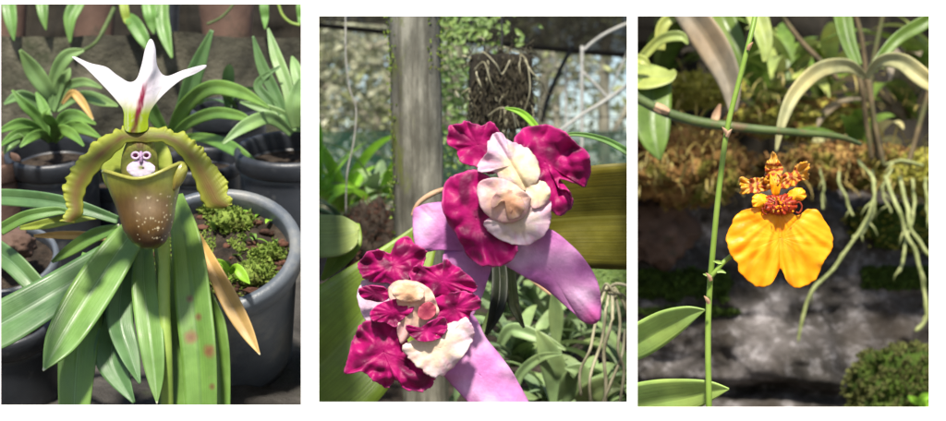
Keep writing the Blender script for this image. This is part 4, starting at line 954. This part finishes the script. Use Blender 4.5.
for k, (px, py, Y, sz, n_, lb) in enumerate(((455, 215, 2.3, .11, 16, 'dark leafy plant in the shade right of the post'), (560, 330, 1.75, .12, 17, 'broad leaved plant below the long pink sepal'), (520, 345, 1.6, .11, 15, 'leafy plant under the upper flower with one long arching leaf'),
        (600, 330, 1.95, .12, 16, 'leafy plant at the right edge behind the pale roots'), (545, 385, 1.5, .09, 14, 'low leafy plant at the bottom beside the lower flower'), (595, 392, 1.5, .09, 14, 'low leafy plant in the bottom right corner under the roots'),
        (500, 300, 2.0, .12, 15, 'shaded leafy plant behind the dark hanging leaves'), (570, 290, 2.2, .12, 16, 'leafy plant at the back of the bed under the olive leaf'), (535, 300, 1.9, .11, 14, 'leafy plant at the back of the bed, left of the long pink sepal'), (615, 300, 2.1, .1, 12, 'leafy plant at the back right corner of the bed'), (478, 370, 1.7, .1, 10, 'leafy plant hidden behind the lower pink sepal'), (625, 365, 1.6, .1, 10, 'leafy plant pressed against the right partition'),
        (350, 300, 2.1, .1, 8, 'shaded plant low behind the broad leaf'))):
    free_plant('bed_plant', lb, P(px, py+22, Y), [M['leafBed'], M['leafBed2']], n_+7, sz, .017, C2, elr=(.35, 1.35), droop=1.7, seed=40+k, group='leafy plants in the bed')
leaves_plant('bed_plant', 'plant with a few large blades at the front of the bed', 'plant', (570, 410, 1.4), [
    [(555, 410, 1.42, 8), (556, 380, 1.41, 24), (548, 352, 1.4, 22), (536, 330, 1.4, 2)], [(512, 402, 1.42, 6), (520, 375, 1.41, 10), (540, 358, 1.4, 9), (562, 354, 1.39, 2)],
    [(560, 405, 1.42, 8), (572, 385, 1.4, 26), (580, 372, 1.39, 20), (565, 368, 1.39, 2)], [(556, 345, 1.45, 8), (556, 315, 1.44, 15), (553, 290, 1.43, 3)], [(590, 410, 1.42, 8), (588, 398, 1.38, 26), (604, 388, 1.36, 22), (622, 388, 1.36, 3)],
    [(500, 345, 1.45, 8), (512, 330, 1.44, 14), (540, 338, 1.43, 12), (566, 350, 1.42, 2)]], M['leafBed2'], C2)
t = thing('root_cluster', 'bundle of pale wavy aerial roots hanging at the right edge of the bed', 'roots', P(610, 400, 1.3))
hh = random.Random(11)
for pts in ([(608, 284, 1.3), (600, 305, 1.29), (594, 330, 1.29), (590, 350, 1.29), (580, 372, 1.3), (581, 396, 1.3)], [(610, 288, 1.3), (606, 310, 1.29), (602, 340, 1.3), (590, 378, 1.3), (592, 410, 1.3)],
            [(612, 286, 1.3), (612, 320, 1.28), (604, 350, 1.29), (606, 385, 1.3), (604, 412, 1.3)], [(614, 290, 1.3), (620, 320, 1.29), (618, 350, 1.29), (624, 372, 1.3), (618, 412, 1.3)], [(612, 284, 1.3), (622, 300, 1.3), (629, 320, 1.3), (632, 345, 1.3)],
            [(604, 292, 1.3), (616, 284, 1.29), (628, 286, 1.29)], [(600, 296, 1.3), (606, 284, 1.29), (614, 292, 1.29), (624, 296, 1.3), (628, 310, 1.3)], [(625, 330, 1.31), (622, 355, 1.3), (612, 380, 1.3), (600, 410, 1.3)]):
    mb = MB(); mb.tube(path(pts, 26), [hh.uniform(.0011, .0017)]*26, 6); mb.build('root', M['rootP'], t, C2)
mb = MB(); mb.tube(path([(500, 262, 1.5), (525, 275, 1.48), (545, 290, 1.47), (566, 304, 1.46)]), .0022, 6); tag(mb.build('dry_twig', M['bract'], None, C2), 'thin dry twig slanting across the bed under the long pink sepal', 'twig')
lf = random.Random(31); mb = MB()
for i in range(500):
    x, y = lf.uniform(585, 627), lf.uniform(268, 300); a = lf.uniform(0, 6.28); L = lf.uniform(4, 9); Y = lf.uniform(1.6, 1.8)
    leaf(mb, [(x, y, Y, .5), (x+math.cos(a)*L*.5, y+math.sin(a)*L*.3, Y, L*.35), (x+math.cos(a)*L, y+math.sin(a)*L*.6, Y, .3)], nu=3, nv=4)
tag(mb.build('ground_cover', M['leafVine'], None, C2), 'fine pale ground cover under the right end of the olive leaf', 'ground cover', kind='stuff')

# ================================================================== BAY 3: yellow dancing-lady orchid
def rockwall(x0, x1, y0, y1, Y, name, mt, clip, amp=.05, seed=0, nx=150, ny=130):
    rows = []
    for j in range(ny):
        row = []
        for i in range(nx):
            px = x0+(x1-x0)*i/(nx-1); py = y0+(y1-y0)*j/(ny-1); p = P(px, py, Y)
            n = noise.fractal(Vector((p.x*5, seed, p.z*6)), 1, 2, 6)
            crev = -.09*math.exp(-((py-(388+8*noise.noise(Vector((px*.02, 0, 0)))))/9)**2)-.012*math.exp(-((py-(318-.03*(px-637)+10*noise.noise(Vector((px*.015, 4, 0)))))/6)**2)
            sl = (py-200)/200*-.12
            p.y += -amp*n-crev+sl; row.append(p)
        rows.append(row)
    m = MB(); m.grid(rows); o = m.build(name, mt, None, clip); return m, o
rw, o = rockwall(600, 1010, 178, 470, 2.9, 'rock_wall', M['rock'], C3, .07, 4); tag(o, 'grey weathered rock face with white lichen behind the yellow flower', 'rock')
mm = tufts(rw, 5200, .008, 8, cond=lambda v: (lambda x, y: (272+6*noise.noise(Vector((x*.05, 1, 0))) < y < 298+9*noise.noise(Vector((x*.06, 2, 0))) and x < 728) or (268 < y < 290 and 862 < x < 932) or (math.hypot((x-690)/70, (y-312)/5) < .7))(*toP(v)), spread=1.2, wf=.3)
for v in mm.v: v.y -= .004
if mm.v: tag(mm.build('rock_moss', M['mossG'], None, C3), 'patches of dark green moss growing on the grey rock', 'moss', kind='stuff')
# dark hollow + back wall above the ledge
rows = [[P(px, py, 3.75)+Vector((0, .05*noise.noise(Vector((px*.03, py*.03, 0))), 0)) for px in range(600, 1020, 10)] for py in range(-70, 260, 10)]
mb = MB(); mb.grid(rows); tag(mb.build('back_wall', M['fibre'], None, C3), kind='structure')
# mossy ledge lumps
for k, (px, py, Y, rx, ry, rz, mt, lb, nt_) in enumerate((
    (688, 168, 2.0, .075, .06, .048, 'mossO', 'orange brown mossy mound at the left, under the thick green stem', 1500),
    (690, 92, 2.3, .08, .06, .022, 'mossY', 'yellow green moss cushion behind the drooping tan leaf', 1500),
    (850, 168, 2.05, .12, .06, .026, 'mossO', 'long mossy shelf from which pale roots hang at the right', 2200),
    (940, 176, 2.0, .07, .05, .03, 'mossY', 'mossy mound at the right edge above the hanging roots', 1200),
    (800, 120, 2.4, .1, .05, .03, 'mossY', 'dull moss cushion at the back between the arching leaves', 1200),
    (770, 178, 2.2, .05, .04, .02, 'fibre', 'dark earthy hollow behind the striped petals', 200),
    (660, 228, 2.08, .05, .05, .05, 'clay', 'dark brown clay pot lump under the left mossy mound', 0),
    (900, 225, 2.12, .08, .05, .028, 'mossG', 'dark rounded boulder behind the hanging roots', 300))):
    Y *= 1.35; rx *= 1.35; ry *= 1.35; rz *= 1.35
    src, o = lump('moss_mound' if 'moss' in mt else 'boulder', M[mt], P(px, py, Y), (rx, ry, rz), .35, 2.6, k+20, 4, C3); tag(o, lb, 'moss mound' if 'moss' in mt else 'mound')
    if nt_:
        q = tufts(src, int(nt_*1.6), .0085, k, wf=.22); q.build('fronds', M['mossY' if k % 2 else 'mossO'], o, C3)
src, o = lump('moss_mound', M['mossG'], P(908, 390, 2.3), (.085, .066, .06), .35, 3, 41, 4, C3); tag(o, 'tufted green moss heap in the bottom right corner', 'moss mound')
tufts(src, 6000, .0065, 5, wf=.3).build('fronds', M['mossH'], o, C3)
mb = MB(); sp = thing('seedling', 'bright green sprout on the moss heap in the bottom right corner', 'seedling', P(922, 404, 2.16))
for pts in ([(918, 404, 2.16, 4), (924, 398, 2.15, 9), (934, 394, 2.15, 2)], [(918, 404, 2.16, 4), (914, 400, 2.15, 7), (908, 396, 2.15, 1)], [(920, 408, 2.16, 4), (926, 406, 2.14, 9), (934, 408, 2.14, 2)]):
    q = MB(); leaf(q, pts, .1); q.build('leaf', M['leafBright'], sp, C3)

# background foliage
leaves_plant('rockery_orchid', 'orchid with a large drooping tan leaf behind the flower spike', 'plant', (700, 40, 1.9), [
    ([(655, -40, 1.9, 16), (684, 5, 1.88, 28), (712, 45, 1.86, 32), (729, 80, 1.85, 24), (733, 112, 1.85, 8)], {'mat': M['leafTan'], 'label': 'drooping tan leaf', 'roll': .3, 'fold': .2}),
    ([(700, -30, 2.0, 20), (722, 15, 2.0, 24), (738, 50, 1.98, 18), (742, 75, 1.98, 3)], {}), ([(742, -20, 1.95, 24), (757, 15, 1.94, 22), (765, 42, 1.93, 16), (764, 62, 1.93, 3)], {'mat': M['leafR2']})], M['leafR'], C3)
leaves_plant('rockery_orchid', 'orchid with a broad folded leaf hanging at the left edge', 'plant', (640, 60, 1.8), [
    ([(620, 74, 1.82, 22), (645, 76, 1.8, 26), (668, 76, 1.79, 14), (675, 70, 1.79, 3)], {'mat': M['leafR2'], 'roll': -.5}), ([(655, 80, 1.8, 34), (652, 115, 1.78, 38), (655, 140, 1.77, 28), (660, 160, 1.77, 3)], {'mat': M['leafR']}),
    ([(630, 130, 1.82, 20), (642, 110, 1.81, 26), (648, 90, 1.81, 20), (650, 74, 1.81, 4)], {'mat': M['leafR']}),
    ([(640, 60, 1.85, 9), (660, 40, 1.84, 10), (680, 36, 1.83, 10), (688, 44, 1.83, 2)], {'mat': M['leafR2']}), ([(630, 58, 1.8, 8), (642, 60, 1.79, 10), (650, 66, 1.79, 3)], {'mat': M['leafR2']}),
    ([(660, 50, 1.9, 10), (662, 28, 1.9, 12), (672, 18, 1.9, 10), (690, 18, 1.9, 2)], {'mat': M['leafR2']})], M['leafR'], C3)
leaves_plant('rockery_orchid', 'tall orchid with two pale arching leaves at the right', 'plant', (866, 140, 1.85), [
    ([(866, 78, 1.82, 6), (848, 66, 1.8, 14), (820, 70, 1.77, 16), (796, 92, 1.75, 14), (783, 120, 1.74, 10), (776, 152, 1.74, 2)], {'roll': -.2}), ([(866, 78, 1.82, 5), (880, 62, 1.8, 12), (902, 62, 1.78, 17), (926, 80, 1.76, 18), (960, 104, 1.76, 3)], {'roll': .2}),
    ([(858, 66, 1.84, 10), (848, 40, 1.85, 16), (842, 10, 1.86, 18), (838, -20, 1.86, 5)], {'mat': M['leafR']}), ([(872, 70, 1.84, 10), (896, 40, 1.85, 12), (925, 22, 1.86, 14), (960, 0, 1.86, 5)], {'mat': M['leafR']})], M['leafR3'], C3)
t = thing('cane_cluster', 'brown dry canes standing upright under the arching leaves', 'canes', P(870, 160, 1.88))
for pts in ([(872, 160, 1.88), (866, 120, 1.87), (862, 90, 1.86), (850, 50, 1.86), (826, 0, 1.86)], [(878, 160, 1.9), (872, 110, 1.89), (872, 70, 1.9), (884, 10, 1.9)], [(884, 165, 1.88), (876, 130, 1.88), (868, 80, 1.88)], [(908, 165, 1.9), (918, 130, 1.9), (928, 95, 1.9), (940, 60, 1.9)], [(770, 0, 1.95), (800, 40, 1.94), (826, 66, 1.93), (838, 80, 1.93)], [(850, 0, 2.0), (862, 40, 2.0), (868, 100, 2.0)]):
    pts = [(a_, b_, c_*1.3) for a_, b_, c_ in pts]
    mb = MB(); mb.tube(path(pts), .0045, 6); mb.build('cane', M['caneB'], t, C3)
for k, (px, py, Y, n_, L, lb, ms) in enumerate(((820, 120, 2.45, 14, .22, 'dark green leafy clump at the back behind the left arching leaf', ('leafR', 'leafR2')), (905, 120, 2.4, 14, .2, 'leafy clump at the back right corner above the moss', ('leafR', 'leafTan')), (760, 110, 2.5, 12, .22, 'leafy clump at the back behind the top of the flower spike', ('leafR', 'leafR2')),
        (660, 90, 2.55, 12, .2, 'leafy clump at the back left corner above the moss cushion', ('leafR', 'leafDk')), (860, 150, 2.2, 10, .1, 'low leafy tuft on the mossy shelf', ('leafR', 'leafR3')), (720, 70, 2.6, 12, .2, 'dark leafy clump behind the drooping tan leaf', ('leafDk', 'leafR')), (940, 90, 2.3, 10, .2, 'leafy clump at the top right corner', ('leafR', 'leafR2')), (790, 80, 2.3, 9, .15, 'leafy clump between the spike and the left arching leaf', ('leafR', 'leafR2')))):
    free_plant('rockery_plant', lb, P(px, py, Y*1.35), [M[q] for q in ms], n_, L*1.35, .04, C3, elr=(.5, 1.5), droop=1.6, seed=70+k, group='leafy clumps at the back')
# thick dark green stem
st = thing('trailing_stem', 'thick dark green stem running sideways behind the flower spike', 'stem', P(690, 125, 1.6))
mb = MB(); mb.tube(path([(600, 78, 1.6), (637, 98, 1.6), (665, 112, 1.6), (700, 122, 1.6), (745, 128, 1.6), (790, 132, 1.6), (835, 136, 1.62), (860, 144, 1.65)], 50), [.0052]*25+[.0052-.0028*i/25 for i in range(25)], 10); mb.build('cane', M['stemD'], st, C3)
mb = MB(); leaf(mb, [(655, 106, 1.595, 8), (662, 109, 1.592, 9), (669, 112, 1.594, 6)], -.4); mb.build('sheath', M['bract'], st, C3)
mb = MB(); leaf(mb, [(712, 126, 1.6, 3), (716, 116, 1.6, 8), (720, 104, 1.6, 2)], .3); mb.build('sheath', M['bract'], st, C3)
# dry grass and fine strands over the shelf
gr_ = random.Random(9); mb = MB()
for i in range(420):
    px, py, Y = gr_.choice(((gr_.uniform(640, 735), gr_.uniform(118, 195), 1.93), (gr_.uniform(780, 935), gr_.uniform(140, 185), 1.96), (gr_.uniform(640, 935), gr_.uniform(70, 110), 2.2)))
    strap(mb, P(px, py, Y*1.35), gr_.uniform(3.3, 6.1), gr_.uniform(-.4, 1.3), gr_.uniform(.02, .065), gr_.uniform(.0012, .004), gr_.uniform(.5, 2.6), nu=3, nv=7)
tag(mb.build('dry_grass', M['leafDry'], None, C3), 'dry grass blades and leaf litter strewn over the mossy shelf', 'grass', kind='stuff')
# hanging roots
t = thing('hanging_roots', 'cluster of pale green aerial roots hanging from the mossy shelf at the right', 'roots', P(880, 200, 2.42))
for pts, w in (([(858, 160, 1.75), (872, 178, 1.72), (874, 198, 1.7), (864, 222, 1.7), (848, 250, 1.7), (826, 276, 1.7), (806, 304, 1.7), (798, 345, 1.7)], .0038), ([(872, 170, 1.75), (874, 205, 1.72), (866, 228, 1.71), (853, 238, 1.7)], .0034),
               ([(838, 172, 1.78), (842, 190, 1.77), (848, 205, 1.77), (853, 216, 1.77)], .003), ([(886, 176, 1.72), (896, 205, 1.7), (906, 235, 1.7), (918, 258, 1.7), (924, 290, 1.7), (926, 320, 1.7), (915, 332, 1.7)], .0044), ([(900, 178, 1.75), (906, 205, 1.73), (912, 230, 1.72), (932, 258, 1.72)], .0042),
               ([(912, 178, 1.76), (914, 210, 1.75), (906, 240, 1.74), (900, 268, 1.73), (897, 272, 1.73)], .0036), ([(925, 176, 1.76), (928, 210, 1.75), (935, 240, 1.75)], .0036), ([(892, 168, 1.76), (884, 190, 1.75), (890, 215, 1.75)], .0026), ([(820, 168, 1.8), (824, 190, 1.8), (822, 208, 1.8)], .0024), ([(884, 165, 1.74), (902, 160, 1.73), (925, 165, 1.73)], .003)):
    pts = [(a_, b_, c_*1.42) for a_, b_, c_ in pts]; w *= 1.4
    mb = MB(); pp = [q+noise.noise_vector(q*38)*.004 for q in path(pts, 40)]
    for b in (12, 22, 31):
        e = noise.noise_vector(pp[b]*90)*.03; mb.tube([pp[b], pp[b]+Vector((e.x*.6, e.y*.3, -abs(e.z)*.5-.004)), pp[b]+Vector((e.x, e.y*.5, -abs(e.z)-.012))], [w*.35, w*.28, w*.12], 6)
    mb.tube(pp, [w*.58*(1+.1*math.sin(i*1.1)+.14*noise.noise(Vector((i*.7, w*900, 0)))) for i in range(38)]+[w*.5, w*.2], 8); mb.build('root', M['root'], t, C3)

# hero
ON = thing('dancing_lady_orchid', 'orange yellow orchid flower with striped petals on a tall thin green spike', 'orchid', P(709, 470, 1.0))
mb = MB(); mb.tube(path([(762, -30, .99), (755, 16, .985), (748, 46, .98), (738, 85, .98), (727, 130, .98), (719, 190, .98), (713, 250, .985), (709, 300, .99), (708, 350, .99), (709, 407, .99), (709, 470, 1.0)], 90), [.0016+.0005*i/90 for i in range(90)], 12); mb.build('spike', M['stem'], ON)
for x, y, d in ((748, 46, 1), (727, 131, -1), (727, 133, 1), (711, 277, -1), (709, 300, -1)):
    mb = MB(); leaf(mb, [(x, y+4, .977, 3.5), (x+d*1.5, y, .976, 4), (x+d*5, y-4, .975, .8)], -.4, nu=5, nv=10); mb.build('bract', M['bract'], ON)
mb = MB(); mb.tube(path([(709, 279, .985), (716, 271, .983), (724, 262, .983), (734, 254, .984), (745, 247, .988), (770, 222, .988), (780, 205, .985)], 30), .0016, 8); mb.build('side_branch', M['stem'], ON)
for x, y, d in ((712, 276, -1), (717, 272, 1), (722, 263, -1)):
    mb = MB(); leaf(mb, [(x, y, .981, 2), (x+d*4, y-1, .98, 3.5), (x+d*9, y-2 if d < 0 else y+1, .979, .6)], .3, nu=5, nv=8); mb.build('bract', M['leafN'], ON)
for pts in ([(600, 358, 1.06, 26), (637, 342, 1.04, 34), (665, 326, 1.03, 31), (688, 315, 1.02, 18), (705, 310, 1.015, 1)], [(600, 412, 1.04, 40), (650, 402, 1.02, 42), (685, 396, 1.01, 34), (710, 391, 1.0, 20), (729, 389, .995, 1)]):
    mb = MB(); leaf(mb, pts, .14, roll=.25, nu=11, nv=40); mb.build('leaf', M['leafN'], ON, C3, .0009)
OF = bpy.data.objects.new('flower', None); C.objects.link(OF); OF.parent = ON; OF['_org'] = tuple(P(779, 205, .97)); OF.location = Vector(OF['_org'])-Vector(ON['_org']); OF.empty_display_size = .01
OR = G(255, 160, 8, 1.0); ORd = G(240, 128, 0, .95); ORl = G(255, 190, 40, 1.0); RB = G(158, 52, 22, .9)
def c_lip(x, y, u, v):
    a = math.atan2(y-212, x-780); n = noise.noise(Vector((a*9, v*2, 1))); c = mix(OR, ORl, sm(-.2, .5, n)*.6)
    c = mix(c, ORd, .55*sm(.0, .5, -n)); c = mix(c, ORd, .3*math.exp(-((x-780)/3)**2)*(1-sm(230, 262, y)))
    return mix(c, RB, .9*math.exp(-(((x-781)/9)**2+((y-211)/5)**2)**2))
LIPo = [(768, 206), (752, 208), (738, 213), (730, 226), (726, 240), (730, 253), (736, 262), (741, 274), (751, 283), (762, 287), (772, 283), (777, 274), (779.6, 269), (781.2, 269), (783.5, 273), (787, 281), (796, 288), (808, 285), (818, 276), (823, 263), (831, 251), (833, 240), (828, 226), (818, 211), (808, 209), (799, 215), (790, 212), (780, 208)]
mb = MB(); disc(mb, LIPo, (780, 238), .972, nr=34, nt=240, col=c_lip, ruf=.016, k=9, radial=True, edge=.012, seed=3)
for i, v in enumerate(mb.v):
    x, y = toP(v); d = v.y + .0016*math.exp(-((x-780)/4)**2)*(1-sm(225, 262, y)) - .002*math.exp(-((abs(x-780)-24)/18)**2) + .00006*max(0, y-250) + .0003*math.sin(math.atan2(y-205, x-780)*26)*sm(10, 50, math.hypot(x-780, y-215))
    mb.v[i] = P(x, y, d)
mb.build('lip', M['onc'], OF, None, .0007)
def c_band(ax, ay, bx, by, k, tip):
    L = math.hypot(bx-ax, by-ay)
    def f(x, y, u, v):
        t = ((x-ax)*(bx-ax)+(y-ay)*(by-ay))/L/L; n = noise.noise(Vector((x*.25, y*.25, 3)))
        b = sm(-.15, .25, math.sin(t*k*1.25+n*2.5)); c = mix(G(250, 170, 40), G(244, 190, 96), sm(-.3, .4, n))
        return mix(c, RB, b*(1-sm(tip, tip+.12, t))*.95)
    return f
for nm, ol, cc, col, dY in (
    ('sepal', [(768, 182), (765, 172), (766, 164), (770, 159), (772, 153), (775, 154), (779, 161), (783, 168), (781, 178), (778, 184)], (774, 170), c_band(774, 182, 774, 154, 26, .68), 0),
    ('petal', [(770, 182), (764, 178), (756, 178), (748, 179), (741, 177), (739, 182), (741, 188), (740, 194), (748, 193), (756, 193), (764, 191), (772, 188)], (755, 186), c_band(772, 185, 739, 186, 26, .66), .001),
    ('petal', [(778, 180), (786, 173), (792, 173), (796, 166), (803, 162), (809, 163), (808, 170), (808, 179), (800, 181), (794, 186), (786, 188), (778, 188)], (793, 176), c_band(779, 184, 808, 167, 26, .68), .001)):
    mb = MB(); disc(mb, ol, cc, .968+dY, col=col, ruf=.3, k=7, edge=.07, dome=.06, seed=cc[0]); mb.build(nm, M['onc'], OF, None, .0009)
mb = MB(); disc(mb, [(770, 174), (773, 177), (776, 174), (779, 177), (782, 175), (781, 184), (779, 194), (775, 196), (772, 193), (770, 184)], (776, 184), .966, col=lambda x, y, u, v: mix(OR, G(250, 205, 90), .6*math.exp(-((x-776)**2+(y-180)**2)/12)), dome=.25, ruf=.12, k=4); mb.build('column', M['onc'], OF, None, .0005)
for ol, cc in (([(770, 198), (762, 194), (755, 195), (752, 200), (753, 206), (760, 207), (768, 207), (774, 205)], (761, 201)), ([(786, 197), (790, 191), (797, 188), (804, 190), (806, 196), (802, 200), (794, 201), (788, 203)], (797, 195))):
    mb = MB(); disc(mb, ol, cc, .966, col=lambda x, y, u, v: mix(OR, ORl, .5), dome=.12, cup=.1, ruf=.14, k=4, edge=.05); mb.build('side_lobe', M['onc'], OF, None, .0006)
mb = MB(); disc(mb, [(765, 200), (770, 195), (778, 196), (786, 194), (794, 197), (797, 205), (794, 211), (786, 214), (778, 215), (770, 213), (764, 208)], (780, 205), .9665, col=lambda x, y, u, v: mix(RB, G(190, 60, 20), sm(-.2, .3, noise.noise(Vector((x*.6, y*.6, 0))))), dome=.25, ruf=.14, k=9, edge=.05); mb.build('callus', M['onc'], OF, None, .0006)
mb = MB(); wr = random.Random(4)
for i in range(34):
    x, y = (780+wr.gauss(0, 2.5), wr.uniform(196, 214)) if i < 14 else (wr.uniform(766, 796), wr.uniform(197, 212))
    l = lump('x', None, P(x, y, .9615), (.0007*wr.uniform(.6, 1.3), .0009, .0006*wr.uniform(.6, 1.3)), .1, 1, i, 1, build=False); b0 = len(mb.v)
    for v in l.v: mb.add(v, (0, 0), OR if i < 22 else G(215, 170, 60))
    mb.f += [tuple(b0+q for q in f) for f in l.f]
mb.build('warts', M['onc'], OF)
mb = MB()
for pts in ([(794, 205, .968), (799, 202, .967), (802, 207, .967), (799, 213, .967), (795, 211, .968)], [(766, 207, .968), (762, 209, .967), (765, 214, .967), (769, 212, .968)]):
    mb.tube(path(pts, 14), .0006, 6)
mb.c = [RB]*len(mb.c); mb.build('callus_edge', M['onc'], OF)

# ================================================================== tidy, camera, light
for o in list(bpy.data.objects):
    if o.parent is not None:
        po_ = Vector(o.parent['_org']); 
        if o.type == 'MESH':
            if (o.parent.get('_org') is not None): pass
for o in list(bpy.data.objects):
    if '_org' in o.keys(): del o['_org']

cam = bpy.data.cameras.new('camera'); co = bpy.data.objects.new('camera', cam); C.objects.link(co)
co.location = (0, 0, CZ); co.rotation_euler = (R(90), 0, 0)
cam.sensor_width = 36; cam.lens = 36*F/946; cam.clip_start = .01; cam.clip_end = 500
cam.dof.use_dof = True; cam.dof.focus_distance = .915; cam.dof.aperture_fstop = 15
S.camera = co
w = bpy.data.worlds.new('World'); S.world = w; w.use_nodes = True
nt = w.node_tree; bg = nt.nodes['Background']; sky = nt.nodes.new('ShaderNodeTexSky'); sky.sky_type = 'NISHITA'; sky.sun_disc = False
SE, SA = 50, 184     # sun behind and a little left of the camera
sky.sun_elevation = R(SE); sky.sun_rotation = R(SA); nt.links.new(sky.outputs[0], bg.inputs[0]); bg.inputs[1].default_value = .095
sun = bpy.data.lights.new('sun', 'SUN'); so = bpy.data.objects.new('sun', sun); C.objects.link(so)
sun.energy = 4.9; sun.angle = R(5); sun.color = (1, .93, .82)
d = Vector((math.sin(R(SA))*math.cos(R(SE)), math.cos(R(SA))*math.cos(R(SE)), math.sin(R(SE))))
so.rotation_euler = d.to_track_quat('Z', 'Y').to_euler(); so.location = (0, 0, 4)
S.view_settings.view_transform = 'Standard'; S.view_settings.look = 'None'; S.view_settings.gamma = 1; S.view_settings.exposure = .97
S.render.engine = 'CYCLES'; S.cycles.use_denoising = True
S.cycles.transparent_max_bounces = 12; S.cycles.max_bounces = 6
